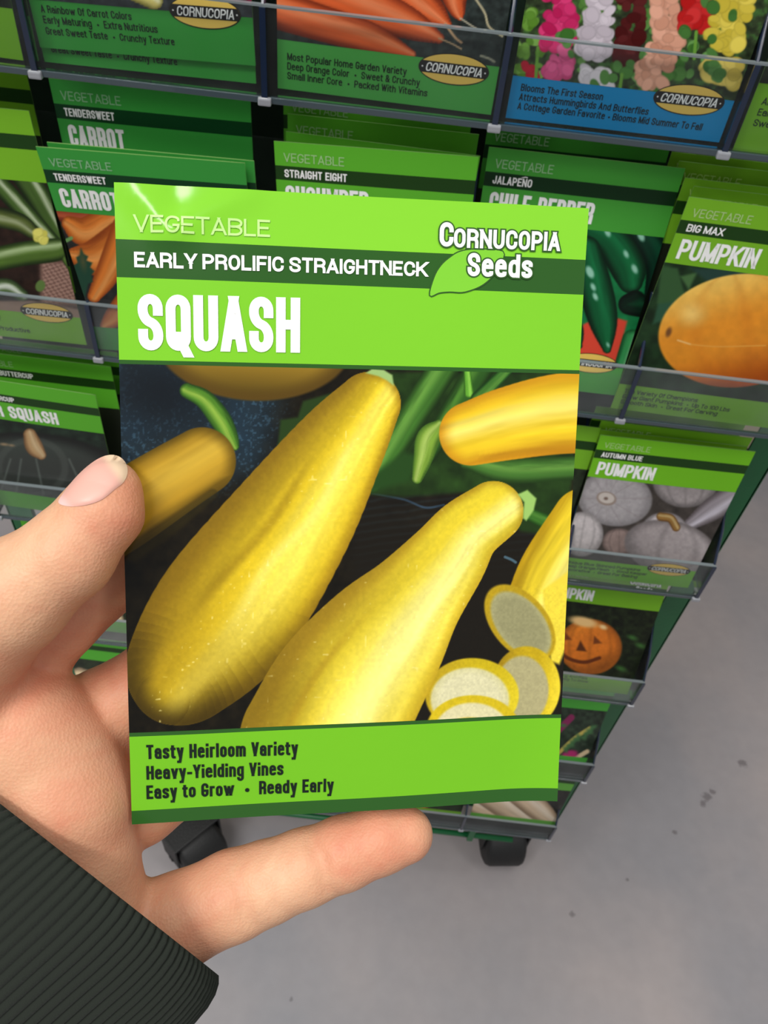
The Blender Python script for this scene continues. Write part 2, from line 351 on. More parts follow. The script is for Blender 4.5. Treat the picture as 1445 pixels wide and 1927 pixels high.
# ------------------------------------------------------------------ lettering (condensed gothic strokes)
R5 = .5
_X = .72
def _sq(y1, y0): return [(0, y1, R5), (0, y0, R5), (1, y0, R5), (1, y1, R5)]
GL = {
 'A': (1.06, [[(0, 0), (.5, 1)], [(.5, 1), (1, 0)], [(.2, .27), (.8, .27)]]), 'B': (1, [[(0, 0), (0, 1), (1, 1, R5), (1, .53, R5), (0, .53)], [(0, .53), (1, .53, R5), (1, 0, R5), (0, 0)]]),
 'C': (1, [[(1, .73), (1, 1, R5), (0, 1, R5), (0, 0, R5), (1, 0, R5), (1, .27)]]), 'D': (1, [[(0, 0), (0, 1), (1, 1, R5), (1, 0, R5), (0, 0)]]),
 'E': (.86, [[(1, 1), (0, 1), (0, 0), (1, 0)], [(0, .52), (.86, .52)]]), 'F': (.84, [[(1, 1), (0, 1), (0, 0)], [(0, .49), (.86, .49)]]),
 'G': (1, [[(1, .78), (1, 1, R5), (0, 1, R5), (0, 0, R5), (1, 0, R5), (1, .44), (.62, .44)]]), 'H': (1, [[(0, 0), (0, 1)], [(1, 0), (1, 1)], [(0, .51), (1, .51)]]),
 'I': (0, [[(0, 0), (0, 1)]]), 'J': (.8, [[(1, 1), (1, 0, R5), (0, 0, R5), (0, .3)]]), 'K': (1.04, [[(0, 0), (0, 1)], [(1, 1), (.05, .36)], [(.36, .56), (1, 0)]]),
 'L': (.8, [[(0, 1), (0, 0), (1, 0)]]), 'M': (1.35, [[(0, 0), (0, 1)], [(0, 1), (.5, .06)], [(.5, .06), (1, 1)], [(1, 1), (1, 0)]]),
 'N': (1.04, [[(0, 0), (0, 1)], [(0, 1), (1, 0)], [(1, 0), (1, 1)]]), 'O': (1, [[(.5, 1)]+_sq(1, 0)+[(.5, 1)]]),
 'P': (.98, [[(0, 0), (0, 1), (1, 1, R5), (1, .44, R5), (0, .44)]]), 'Q': (1, [[(.5, 1)]+_sq(1, 0)+[(.5, 1)], [(.50, .20), (1.02, -.03)]]),
 'R': (1, [[(0, 0), (0, 1), (1, 1, R5), (1, .47, R5), (0, .47)], [(.4, .47), (1, .47, .35), (1, 0)]]),
 'S': (1, [[(1, .75), (1, 1, R5), (0, 1, R5), (0, .57, R5), (1, .43, R5), (1, 0, R5), (0, 0, R5), (0, .25)]]),
 'T': (.94, [[(0, 1), (1, 1)], [(.5, 1), (.5, 0)]]), 'U': (1, [[(0, 1), (0, 0, R5), (1, 0, R5), (1, 1)]]), 'V': (1.04, [[(0, 1), (.5, 0)], [(.5, 0), (1, 1)]]),
 'W': (1.55, [[(0, 1), (.26, 0)], [(.26, 0), (.5, .95)], [(.5, .95), (.74, 0)], [(.74, 0), (1, 1)]]), 'X': (1, [[(0, 0), (1, 1)], [(0, 1), (1, 0)]]),
 'Y': (1, [[(0, 1), (.5, .42)], [(1, 1), (.5, .42)], [(.5, .45), (.5, 0)]]), 'Z': (.95, [[(0, 1), (1, 1)], [(1, 1), (0, 0)], [(0, 0), (1, 0)]]),
 'a': (.9, [[(0, .52), (0, _X, R5), (1, _X, R5), (1, 0)], [(1, .42), (0, .42, .45), (0, 0, .45), (1, 0, .45), (1, .16)]]),
 'b': (.9, [[(0, 1), (0, 0)], [(0, .45), (0, _X, R5), (1, _X, R5), (1, 0, R5), (0, 0, R5), (0, .2)]]),
 'c': (.86, [[(1, .56), (1, _X, R5), (0, _X, R5), (0, 0, R5), (1, 0, R5), (1, .14)]]), 'd': (.9, [[(1, 1), (1, 0)], [(1, .45), (1, _X, R5), (0, _X, R5), (0, 0, R5), (1, 0, R5), (1, .2)]]),
 'e': (.9, [[(0, .41), (1, .41), (1, _X, R5), (0, _X, R5), (0, 0, R5), (1, 0, R5), (1, .07)]]), 'f': (.5, [[(.3, 0), (.3, 1, .6), (1, 1)], [(-.1, _X), (1, _X)]]),
 'g': (.9, [[(1, _X), (1, -.24, R5), (0, -.24, R5), (0, -.12)], [(1, .45), (1, _X, R5), (0, _X, R5), (0, .02, R5), (1, .02, R5), (1, .2)]]),
 'h': (.9, [[(0, 0), (0, 1)], [(0, .4), (0, _X, R5), (1, _X, R5), (1, 0)]]), 'i': (0, [[(0, 0), (0, _X-.08)], [(0, .97), (0, 1)]]), 'j': (0, [[(0, -.2), (0, _X)], [(0, .92), (0, 1)]]),
 'k': (.86, [[(0, 0), (0, 1)], [(1, _X), (.05, .26)], [(.35, .42), (1, 0)]]), 'l': (0, [[(0, 0), (0, 1)]]),
 'm': (1.65, [[(0, 0), (0, _X)], [(0, .4), (0, _X, .26), (.5, _X, .26), (.5, 0)], [(.5, .4), (.5, _X, .26), (1, _X, .26), (1, 0)]]), 'n': (.9, [[(0, 0), (0, _X)], [(0, .4), (0, _X, R5), (1, _X, R5), (1, 0)]]),
 'o': (.9, [[(.5, _X)]+_sq(_X, 0)+[(.5, _X)]]), 'p': (.9, [[(0, _X), (0, -.24)], [(0, .45), (0, _X, R5), (1, _X, R5), (1, 0, R5), (0, 0, R5), (0, .2)]]),
 'q': (.9, [[(1, _X), (1, -.24)], [(1, .45), (1, _X, R5), (0, _X, R5), (0, 0, R5), (1, 0, R5), (1, .2)]]), 'r': (.52, [[(0, 0), (0, _X)], [(0, .4), (0, _X, .6), (1, _X)]]),
 's': (.84, [[(1, .60), (1, _X, R5), (0, _X, R5), (0, .42, R5), (1, .30, R5), (1, 0, R5), (0, 0, R5), (0, .1)]]), 't': (.5, [[(.3, .92), (.3, 0, .6), (1, 0)], [(-.1, _X), (1, _X)]]),
 'u': (.9, [[(0, _X), (0, 0, R5), (1, 0, R5), (1, .35)], [(1, _X), (1, 0)]]), 'v': (.88, [[(0, _X), (.5, 0)], [(.5, 0), (1, _X)]]), 'w': (1.7, [[(0, _X), (.27, 0)], [(.27, 0), (.5, .66)], [(.5, .66), (.73, 0)], [(.73, 0), (1, _X)]]),
 'x': (.88, [[(0, _X), (1, 0)], [(0, 0), (1, _X)]]), 'y': (.88, [[(0, _X), (.52, .02)], [(1, _X), (.42, -.24), (.05, -.24)]]), 'z': (.8, [[(0, _X), (1, _X)], [(1, _X), (0, 0)], [(0, 0), (1, 0)]]),
 '&': (1.1, [[(1, .45), (.6, 0, .3), (0, 0, .4), (0, .45, .4), (.7, .62, .3), (.7, 1, .3), (.1, 1, .3), (.1, .7, .2), (1, 0)]]), '-': (.5, [[(0, .36), (1, .36)]]),
 '0': (.9, [[(.5, 1)]+_sq(1, 0)+[(.5, 1)]]), '1': (.3, [[(0, .8), (1, 1), (1, 0)]]),
}
def _fillet(path, sx, ox, t):
    P = [(ox+p[0]*sx, t/2+p[1]*(1-t) if 0 <= p[1] <= 1 else p[1], (p[2]*abs(sx) if len(p) > 2 else 0)) for p in path]; out = []
    for i, (x, y, r) in enumerate(P):
        if r <= 0 or i in (0, len(P)-1): out.append((x, y)); continue
        a = np.array(P[i-1][:2])-(x, y); b_ = np.array(P[i+1][:2])-(x, y); la, lb = np.linalg.norm(a), np.linalg.norm(b_)
        if la < 1e-6 or lb < 1e-6: out.append((x, y)); continue
        ra = min(r*1.25 if abs(a[1]) > abs(a[0]) else r, la*.999 if i-1 == 0 or P[i-1][2] == 0 else la/2); rb = min(r*1.25 if abs(b_[1]) > abs(b_[0]) else r, lb*.999 if i+1 == len(P)-1 or P[i+1][2] == 0 else lb/2)
        p0 = np.array((x, y))+a/la*ra; p3 = np.array((x, y))+b_/lb*rb
        for u in np.linspace(0, 1, 8):
            q = (1-u)**3*p0+3*(1-u)**2*u*(p0*.42+np.array((x, y))*.58)+3*(1-u)*u*u*(p3*.42+np.array((x, y))*.58)+u**3*p3; out.append(tuple(q))
    return np.array(out)
def _ribbon(Q, t, g, V, T):
    keep = [0]+[i for i in range(1, len(Q)) if np.linalg.norm(Q[i]-Q[i-1]) > 1e-5]; Q = Q[keep]; n = len(Q)
    if n < 2: return
    closed = np.linalg.norm(Q[0]-Q[-1]) < 1e-4; h = t/2+g
    d = Q[1:]-Q[:-1]; d /= np.linalg.norm(d, axis=1, keepdims=True); L_ = []; R_ = []
    for i in range(n):
        if i == 0: d0 = d[-1] if closed else d[0]; d1 = d[0]
        elif i == n-1: d0 = d[-1]; d1 = d[0] if closed else d[-1]
        else: d0, d1 = d[i-1], d[i]
        m = np.array([-d0[1]-d1[1], d0[0]+d1[0]]); m /= np.linalg.norm(m)+1e-9; c = max(.6, m@np.array([-d1[1], d1[0]]))
        l, r = Q[i]+m*h/c, Q[i]-m*h/c
        if not closed and i in (0, n-1):
            dr = -d[0] if i == 0 else d[-1]; yb = Q[i][1]
            if abs(dr[1]) > .25:                    # stroke ends on a level line
                ye = yb+math.copysign(t/2+g, dr[1])
                l = l+dr*(ye-l[1])/dr[1]; r = r+dr*(ye-r[1])/dr[1]
            else: l = l+dr*h; r = r+dr*h
        L_.append(l); R_.append(r)
    b0 = len(V)
    for l, r in zip(L_, R_): V.append(tuple(l)); V.append(tuple(r))
    for i in range(n-1): T.append((b0+2*i, b0+2*i+1, b0+2*i+3, b0+2*i+2))
def glyphs(text, width, cap, t, slant=0.0, grow=0.0, wd=.42, gap=None):
    """stroke letters fitted to width x cap height (metres); t = stroke weight as part of the cap height"""
    text = ' '.join(text.split()) if '•' not in text else text
    g = grow/cap; W_ = width/cap; gp = .05 if cap*t > .001 else (.085 if cap > .0018 and t > .13 else .11)
    # total = sum(glyph widths)*k + fixed stroke widths; solve for k
    flex = 0; fix = 0
    for i, ch in enumerate(text):
        if ch == ' ': fix += .30; continue
        if ch == '•': fix += .30; flex += .1; continue
        b_ = {'Ñ': 'N'}.get(ch, ch); flex += GL[b_][0]*(wd-.18); fix += t
        if i < len(text)-1: fix += gp
    k = max(.2, (W_-fix)/flex); V = []; T = []; x = 0
    for i, ch in enumerate(text):
        if ch == ' ': x += .30; continue
        if ch == '•':
            b0 = len(V); V += [(x+.05*k+.15+.15*math.cos(a), .36+.15*math.sin(a)) for a in np.linspace(0, 6.283, 12, endpoint=False)]; T.append(tuple(range(b0, b0+12))); x += .30+.1*k; continue
        b_ = {'Ñ': 'N'}.get(ch, ch); gw = GL[b_][0]*(wd-.18)*k
        for p in GL[b_][1]: _ribbon(_fillet(p, gw, x+t/2, t), t, g, V, T)
        if ch == 'Ñ': _ribbon(np.array([(x+t/2, 1.16), (x+t/2+gw*.5, 1.22), (x+t/2+gw, 1.18)]), t*.7, g, V, T)
        x += gw+t+gp
    return [((a+slant*b_)*cap, b_*cap) for a, b_ in V], T
WHITE = lin((248, 248, 246)); INK = lin((18, 30, 22))

# ------------------------------------------------------------------ seed packets
PW, PH = .0825, .114
class Packet:
    """a paper seed packet: frame B (bottom left), U (right), V (up), N (front)"""
    def __init__(s, B, U, V):
        s.B, s.U, s.V = map(np.array, (B, U, V)); s.N = np.cross(s.U, s.V)
        s.surf = lambda u, v: np.zeros_like(u)
    def mat(s):
        return Matrix([[s.U[i], s.V[i], s.N[i], s.B[i]] for i in range(3)]+[[0, 0, 0, 1]])
    def world(s, u, v): return s.B+np.outer(u*PW, s.U)+np.outer(v*PH, s.V)
    def uv(s, x, y):
        d = ray(x, y); p = CP+d*((s.B-CP)@s.N)/(d@s.N)-s.B; return p@s.U/PW, p@s.V/PH
def grid_faces(nu, nv, off=0):
    i = np.arange(nu*nv).reshape(nv, nu)+off
    return np.stack([i[:-1, :-1].ravel(), i[:-1, 1:].ravel(), i[1:, 1:].ravel(), i[1:, :-1].ravel()], 1)
def ring_curve(v): return np.asarray(v)
def envelope(pk, bands, name, mat, nu=14, curved=False, puff=.0006, edge=(112, 152, 84)):
    """bands: list of (v0, v1, colour). front in bands, white cut edges, plain back"""
    us = np.linspace(0, 1, nu); V = []; Fs = []; Cc = []; n = 0
    for v0, v1, col in bands:
        m = max(2, int((v1-v0)*(110 if curved else 22)))
        vs = np.linspace(v0, v1, m); uu_, vv_ = np.meshgrid(us, vs); uu_, vv_ = uu_.ravel(), vv_.ravel()
        z = pk.surf(uu_, vv_)
        V.append(np.stack([uu_*PW, vv_*PH, z], 1)); Fs.append(grid_faces(nu, m, n)); Cc.append(np.tile(lin(col), (len(z), 1))); n += len(z)
    # edge skirt (paper thickness) and back
    t = .0007 if curved else .00045
    per = [(u, 0) for u in us]+[(1, v) for v in np.linspace(0, 1, 30)[1:]]+[(u, 1) for u in us[::-1][1:]]+[(0, v) for v in np.linspace(1, 0, 30)[1:-1]]
    per = np.array(per); z = pk.surf(per[:, 0], per[:, 1]); k = len(per)
    V.append(np.stack([per[:, 0]*PW, per[:, 1]*PH, z], 1)); V.append(np.stack([per[:, 0]*PW, per[:, 1]*PH, z-t], 1))
    idx = np.arange(k); nx = (idx+1) % k
    Fs.append(np.stack([n+idx, n+k+idx, n+k+nx, n+nx], 1)); Cc.append(np.tile(lin(edge), (2*k, 1))); n += 2*k
    uu_, vv_ = np.meshgrid(us, np.linspace(0, 1, 30)); uu_, vv_ = uu_.ravel(), vv_.ravel()
    V.append(np.stack([uu_*PW, vv_*PH, pk.surf(uu_, vv_)-t], 1)); Fs.append(grid_faces(nu, 30, n)[:, ::-1]); Cc.append(np.tile(lin((225, 225, 220)), (len(uu_), 1)))
    o = mesh_obj(name, np.vstack(V), np.vstack(Fs), [mat], None, True, np.vstack(Cc))
    o.matrix_world = pk.mat(); return o
def picture(pk, par, v0, v1, fn, nu, nv, mat, name='printed_picture', eps=.00008):
    us = np.linspace(.0, 1.0, nu); vs = np.linspace(v0, v1, nv); u, v = np.meshgrid(us, vs); u, v = u.ravel(), v.ravel()
    X, Y = proj(pk.world(u, v)+np.outer(pk.surf(u, v), pk.N))
    C = fn(X, Y)
    o = mesh_obj(name, np.stack([u*PW, v*PH, pk.surf(u, v)+eps], 1), grid_faces(nu, nv), [mat], par, True, lin(np.clip(C, 0, 255)))
    return o
def lettering(pk, par, items, name='lettering', eps=.00016, cut=None):
    """items: (text, u0, u1, v_base, cap_v, colour, bold_mm[, slant[, grow_mm[, deps]]])"""
    V = []; T = []; C = []
    for it in items:
        tx, u0, u1, vb, cv, col, bold = it[:7]; sl = it[7] if len(it) > 7 else 0; gr = it[8] if len(it) > 8 else 0; de = it[9] if len(it) > 9 else 0
        rise = it[10] if len(it) > 10 else 0
        v2, t2 = glyphs(tx, (u1-u0)*PW, cv*PH, bold, sl, gr/1000)
        b0 = len(V)
        bm = bmesh.new(); vs = [bm.verts.new((x, y, 0)) for x, y in v2]
        for t in t2:
            try: bm.faces.new([vs[i] for i in t])
            except ValueError: pass
        if cv > .03:
            for _ in range(3):
                es = [e for e in bm.edges if e.calc_length() > .003]
                if es: bmesh.ops.subdivide_edges(bm, edges=es, cuts=1, use_grid_fill=False); bmesh.ops.triangulate(bm, faces=[f for f in bm.faces if len(f.verts) > 3])
        bm.verts.index_update()
        P = np.array([v.co[:] for v in bm.verts]).reshape(-1, 3); x = P[:, 0]+u0*PW; y = P[:, 1]+vb*PH+rise*P[:, 0]
        z = pk.surf(x/PW, y/PH)+eps+de
        V += list(zip(x, y, z)); C += [col]*len(P)
        for f in bm.faces:
            q = [v.index+b0 for v in f.verts]
            if f.normal.z < 0: q.reverse()
            T.append(q)
        bm.free()
    return mesh_obj(name, V, T, [M_ink], par, False, np.array(C))
def flat_poly(pk, par, polys, name, eps):
    """polys: (list of (u,v), colour, extra eps)"""
    V = []; T = []; C = []
    for pts, col, de in polys:
        b0 = len(V); tri = tessellate_polygon([[Vector((u*PW, v*PH, 0)) for u, v in pts]])
        for u, v in pts:
            V.append((u*PW, v*PH, float(pk.surf(np.array([u]), np.array([v]))[0])+eps+de)); C.append(lin(col))
        for t in tri:
            a, b_, c = [np.array(V[b0+i][:2]) for i in t]
            t = list(t)
            if np.cross(b_-a, c-a) < 0: t.reverse()
            T.append([b0+i for i in t])
    return mesh_obj(name, V, T, [M_ink], par, False, np.array(C))
def emblem(pk, par, uc=.80, vc=.130):
    """oval badge with a dark band across it"""
    def el(rx, ry, n=48, lo=-9, hi=9):
        return [(uc+rx/PW*math.cos(a), vc+min(max(ry*math.sin(a), lo), hi)/PH) for a in np.linspace(0, 2*math.pi, n, endpoint=False)]
    rx, ry = .0132, .0056
    o = flat_poly(pk, par, [(el(rx, ry), (34, 30, 24), 0), (el(rx-.0004, ry-.0004), (238, 200, 96), .00004),
                            (el(rx-.0004, ry-.0004, 60, -.0021, .0021), (30, 26, 26), .00008)], 'oval_emblem', .00014)
    dot = [(uc+s*.0117/PW+.0003/PW*math.cos(a), vc+.0003/PH*math.sin(a)) for s in (-1,) for a in np.linspace(0, 6.28, 8, endpoint=False)]
    lettering(pk, o, [('CORNUCOPIA', uc-.0105/PW, uc+.0105/PW, vc-.0016/PH, .0032/PH, WHITE, .145, .16)], 'emblem_lettering', .00026)
    flat_poly(pk, o, [(dot, (240, 240, 240), 0), ([(u+.0234/PW, v) for u, v in dot], (240, 240, 240), 0)], 'emblem_dot', .00026)
    return o
def std_bands(g, dk, vp0=.14, vp1=.735):
    gb = g if not isinstance(g[0], tuple) else g[0]; gt = g if not isinstance(g[0], tuple) else g[1]
    return [(0, vp0, gb), (vp0, vp1, (30, 36, 24)), (vp1, .858, gt), (.858, .912, dk), (.912, 1.0, gt)]
LIME = (118, 178, 38); LDARK = (28, 62, 18)
MIDG = (58, 158, 62); MDARK = (8, 60, 26)
MG2 = (92, 178, 44)
def pose(q):
    x, y, z, a, b_, g = q; U = np.array([math.cos(b_)*math.cos(g), math.cos(b_)*math.sin(g), math.sin(b_)])
    V = np.array([0, math.sin(a), math.cos(a)]); V = V-U*(U@V); V /= np.linalg.norm(V)
    return Packet((x, y, z+CAMZ), U, V)
def packet(q, label, g=LIME, dk=LDARK, art=None, head=None, title=None, title_u1=.4, caption=None, em=False, res=(150, 130), group='seed packets standing in the rack trays',
           vcol=None, vp0=.14, logo=False, sub_u1=None, cat='seed packet', bow=.0):
    pk = pose(q)
    if bow: pk.surf = lambda u, v: bow*(4*u*(1-u))*(.6+.4*np.sin(v*3.14))
    else: pk.surf = lambda u, v: .0006*(4*u*(1-u))*np.sin(np.clip(v, 0, 1)*3.14)
    o = envelope(pk, std_bands(g, dk, vp0), 'seed_packet', M_print)
    tag(o, label, cat, group)
    if art is not None: picture(pk, o, vp0, .735, art, res[0], res[1], M_print)
    it = []
    gt = g if not isinstance(g[0], tuple) else g[1]
    vc = lin(vcol) if vcol else lin([c*.5+235*.5 for c in gt])
    if head: it.append(('VEGETABLE', .045, .345, .928, .033, vc, .115, 0))
    if head and head != '-': it.append((head, .045, sub_u1 or (.045+.024*len(head)), .870, .030, WHITE, .165))
    if title: it.append((title, .045, title_u1, .757, .082, WHITE, .165))
    if it: lettering(pk, o, it)
    if logo: brand_logo(pk, o)
    if caption: lettering(pk, o, caption, 'caption_lettering')
    if em: emblem(pk, o, *(em if isinstance(em, tuple) else ()))
    return pk, o
def brand_logo(pk, par, items=None, simple=False):
    do = lin((40, 84, 24))
    big = items or [('C', .688, .726, .922, .046, 0), ('ORNUCOPIA', .729, .944, .921, .033, 0), ('Seeds', .748, .885, .874, .040, 0)]
    o = lettering(pk, par, [(t, a, b_, v, c, do, .185, 0, .26, 0, ri) for t, a, b_, v, c, ri in big], 'brand_logo', .00020)
    lettering(pk, o, [(t, a, b_, v, c, WHITE, .185, 0, 0, 0, ri) for t, a, b_, v, c, ri in big], 'brand_lettering', .00026)
    return o

# ================================================================== background packets
ALL = []
def cap3(lines, u0=.045, w=.0175, vb=(.094, .0645, .034), ch=.023, col=INK, bold=.15):
    return [(t, u0, u0+(w*len(t) if u1 is None else u1-u0), v, ch, col, bold) for (t, u1), v in zip(lines, vb)]
OR_ = ((120, 40, 10), (222, 104, 40), (244, 150, 84))
def art_carrot_top(X, Y):
    a = Art(X, Y, (46, 54, 52)); a.noise(.35, 9, seed=3)
    P = ((112, 40, 22), (226, 100, 50), (242, 138, 90))
    a.tube([(760, -190, 40), (840, -60, 36), (858, 10, 18), (866, 34, 5)], P, lite=.2, seed=8)
    a.tube([(560, -150, 50), (720, -55, 44), (800, 10, 30), (842, 45, 8)], P, lite=.1, seed=5)
    a.tube([(470, -70, 52), (640, -8, 44), (760, 40, 32), (826, 72, 10)], P, lite=-.2, seed=2)
    a.tube([(480, 5, 38), (600, 42, 34), (700, 72, 28), (775, 102, 8)], P, lite=-.2, seed=4)
    a.stroke([(838, 45), (856, 70), (868, 80)], 2.2, (196, 160, 120)); a.stroke([(866, 34), (890, 50), (908, 60)], 1.4, (190, 184, 160))
    a.stroke([(893, -5), (912, 24), (920, 50), (945, 68)], 1.9, (196, 186, 150)); a.stroke([(826, 72), (850, 82), (868, 92)], 1.4, (200, 170, 130))
    a.stroke([(905, 105), (920, 110), (930, 116)], 2.2, (150, 150, 130))
    return a.C
def art_rainbow(X, Y):
    a = Art(X, Y, (52, 56, 60)); a.noise(.3, 8)
    a.tube([(120, -120, 40), (200, -60, 34), (290, 2, 16)], ((150, 140, 60), (226, 210, 120), (240, 235, 190)), seed=4)
    a.tube([(330, -160, 40), (420, -60, 30), (480, -4, 14)], ((90, 20, 40), (150, 40, 80), (190, 90, 120)), seed=2)
    return a.C
def flowers(a, col, var, path, r, n, seed, petal=6):
    rnd = random.Random(seed)
    for i in range(n):
        t = rnd.random()*(len(path)-1); k = min(int(t), len(path)-2); f = t-k
        x = path[k][0]*(1-f)+path[k+1][0]*f+rnd.uniform(-r, r); y = path[k][1]*(1-f)+path[k+1][1]*f+rnd.uniform(-8, 8)
        s = rnd.uniform(.7, 1.25); q = rnd.uniform(-var, var); c = [min(255, max(0, v+q)) for v in col]
        rx = petal*s*1.7; m, A, B_ = a.ell(x, y, rx, rx*rnd.uniform(.6, .95), rnd.uniform(0, 180), c, soft=1.5, edge=[v*.9 for v in c])
def art_holly(X, Y):
    a = Art(X, Y, (52, 66, 40)); n = fbm(X/11, Y/11, 4); a.C = a.C*(.45+1.1*n[:, None]); a.C[:, 1] *= 1+.25*ss(.5, .7, n)
    flowers(a, (110, 160, 60), 30, [(985, 20), (1000, 60), (990, 130), (1000, 150)], 24, 34, 1, 6)
    flowers(a, (92, 140, 64), 30, [(1100, -60), (1120, 160)], 90, 46, 9, 6)
    flowers(a, (86, 140, 62), 30, [(1290, -40), (1280, 170)], 80, 50, 10, 7)
    flowers(a, (86, 22, 22), 14, [(1175, -60), (1190, 30), (1185, 80), (1176, 130)], 18, 52, 4, 8)
    flowers(a, (218, 46, 110), 26, [(1040, -60), (1055, 20), (1050, 60), (1046, 90)], 24, 70, 2, 8)
    flowers(a, (222, 84, 138), 22, [(1050, 100), (1052, 130), (1046, 140)], 20, 26, 22, 8)
    flowers(a, (190, 30, 54), 12, [(995, 128), (1002, 140)], 10, 10, 23, 6)
    flowers(a, (218, 206, 216), 16, [(1130, -60), (1128, 30), (1120, 80), (1112, 104)], 26, 76, 3, 8)
    flowers(a, (222, 214, 220), 14, [(1120, 132), (1122, 155)], 22, 22, 31, 8)
    flowers(a, (80, 134, 60), 20, [(1070, 60), (1062, 84), (1120, 158), (1230, 100), (1200, 108)], 8, 16, 33, 7)
    flowers(a, (232, 168, 140), 18, [(1256, -60), (1256, 30), (1256, 80), (1230, 120), (1226, 160)], 24, 110, 5, 8)
    flowers(a, (206, 34, 34), 18, [(1318, -60), (1318, 20), (1312, 44)], 26, 44, 6, 9)
    flowers(a, (228, 206, 76), 20, [(1385, -60), (1386, 10), (1362, 66), (1374, 90)], 30, 90, 7, 9)
    flowers(a, (222, 198, 92), 16, [(1352, 120), (1364, 150)], 30, 34, 8, 9)
    flowers(a, (74, 126, 56), 16, [(1290, 50), (1282, 70), (1344, 132), (1352, 150), (1320, 0), (1376, 36)], 7, 20, 12, 7)
    for x, y0, y1 in ((1012, 90, 150), (1170, 140, 170), (1310, 60, 110)): a.stroke([(x, y0), (x-4, y1)], 3, (110, 164, 62))
    return a.C
def art_zuke(X, Y):
    a = Art(X, Y, (40, 26, 20)); a.noise(.3, 10)
    n = ((X+Y*.4) % 13 < 6) ^ ((Y-X*.3) % 9 < 4); m = ss(70, 84, X)*ss(484, 500, Y)*ss(590, 560, Y)
    a.put(m, (160, 126, 112)); a.put(m*n*.8, (110, 80, 72))
    m = ss(40, 60, X)*ss(350, 335, Y); a.put(m*((X*1.0+Y) % 17 < 5), (200, 190, 180))
    G = ((20, 34, 12), (68, 96, 40), (176, 190, 156))
    a.tube([(24, 300, 22), (70, 366, 23), (118, 452, 15)], G, lite=-.35, seed=2, width=.4)
    a.tube([(-12, 334, 18), (50, 402, 17), (100, 456, 14)], G, lite=-.2, seed=3, width=.5)
    a.tube([(-40, 402, 20), (30, 416, 18), (62, 436, 13)], ((24, 36, 14), (84, 98, 44), (150, 160, 120)), lite=.1, seed=5)
    a.tube([(-40, 495, 22), (40, 478, 23), (104, 470, 22), (116, 466, 15)], ((24, 40, 12), (78, 108, 40), (160, 182, 130)), lite=-.35, seed=6)
    a.tube([(126, 488, 9), (140, 516, 5)], ((40, 60, 20), (90, 120, 50), (150, 170, 90)))
    flowers(a, (214, 208, 96), 14, [(68, 440), (80, 446)], 6, 12, 3, 5)
    a.tube([(-40, 552, 18), (10, 540, 17), (42, 556, 12)], ((26, 36, 20), (80, 104, 60), (206, 214, 200)), lite=-.1, seed=8)
    a.ell(76, 538, 9, 11, 20, (92, 120, 60)); m = ss(584, 572, -(-Y))*0
    a.poly([(-20, 566), (60, 566), (150, 582), (160, 640), (-20, 640)], (150, 122, 106), 3)
    return a.C
def art_tender(X, Y):
    a = Art(X, Y, (34, 36, 34)); a.noise(.3, 8)
    O = ((150, 66, 14), (222, 124, 44), (236, 156, 80))
    a.tube([(240, 330, 30), (170, 398, 26), (112, 400, 16)], ((80, 30, 14), (150, 62, 36), (180, 84, 50)), seed=4)
    a.tube([(130, 420, 14), (160, 436, 27), (200, 418, 30), (260, 380, 26)], O, lite=.2, seed=2)
    a.tube([(138, 478, 12), (180, 484, 34), (240, 452, 44)], O, lite=.1, seed=3)
    a.tube([(240, 430, 30), (205, 510, 24), (178, 556, 13)], O, lite=-.2, seed=5)
    a.tube([(260, 540, 24), (222, 590, 22), (196, 612, 8)], O, lite=-.1, seed=6)
    a.poly([(152, 466), (158, 478), (166, 482), (163, 490), (174, 494), (170, 503), (178, 510), (172, 518), (175, 530), (166, 534), (160, 560), (152, 545), (142, 520), (138, 500), (146, 494), (143, 484), (150, 480)], (26, 70, 50), 2); a.ell(156, 492, 5, 14, -10, (78, 84, 50), 6)
    a.stroke([(122, 454), (134, 448)], 3.5, (110, 160, 90))
    return a.C
def art_chile(X, Y):
    a = Art(X, Y, (22, 120, 66)); a.noise(.15, 14)
    a.poly([(1085, 640), (1098, 610), (1140, 590), (1160, 598), (1180, 604), (1168, 650), (1160, 700), (1080, 704)], (222, 72, 52), 3)
    P = ((4, 26, 14), (12, 84, 46), (20, 110, 62))
    for i, (x, y) in enumerate(((930, 470), (990, 560), (1040, 470), (950, 640))): a.tube([(x-20, y-50, 24), (x, y+10, 28), (x+34, y+70, 10)], ((4, 26, 14), (12, 84, 46), (20, 110, 62)), lite=-.2, seed=i)
    a.tube([(1180, 410, 24), (1215, 445, 26), (1240, 500, 26), (1230, 560, 18)], ((4, 20, 14), (10, 50, 34), (14, 70, 46)), seed=3)
    a.tube([(1110, 430, 20), (1150, 452, 32), (1180, 500, 34), (1186, 528, 24)], P, lite=-.2, seed=2)
    a.tube([(1104, 470, 26), (1120, 540, 32), (1134, 600, 28), (1142, 656, 9)], P, lite=-.2, seed=5)
    a.tube([(1196, 566, 20), (1182, 574, 18), (1225, 580, 20)], ((6, 14, 10), (10, 34, 22), (14, 60, 36)), seed=7)
    a.tube([(1060, 600, 22), (1082, 620, 16), (1088, 650, 8)], P, seed=9)
    a.tube([(1190, 640, 20), (1176, 680, 18)], ((14, 70, 34), (56, 150, 84), (170, 214, 170)), seed=8)
    for x, y, r in ((1143, 437, 6), (1178, 478, 5), (1194, 506, 6), (1116, 540, 5), (1120, 558, 5), (1144, 649, 3), (1110, 512, 8), (1206, 444, 7)): a.ell(x, y, r*.8, r*1.5, -25, (150, 205, 180), 2.5)
    return a.C
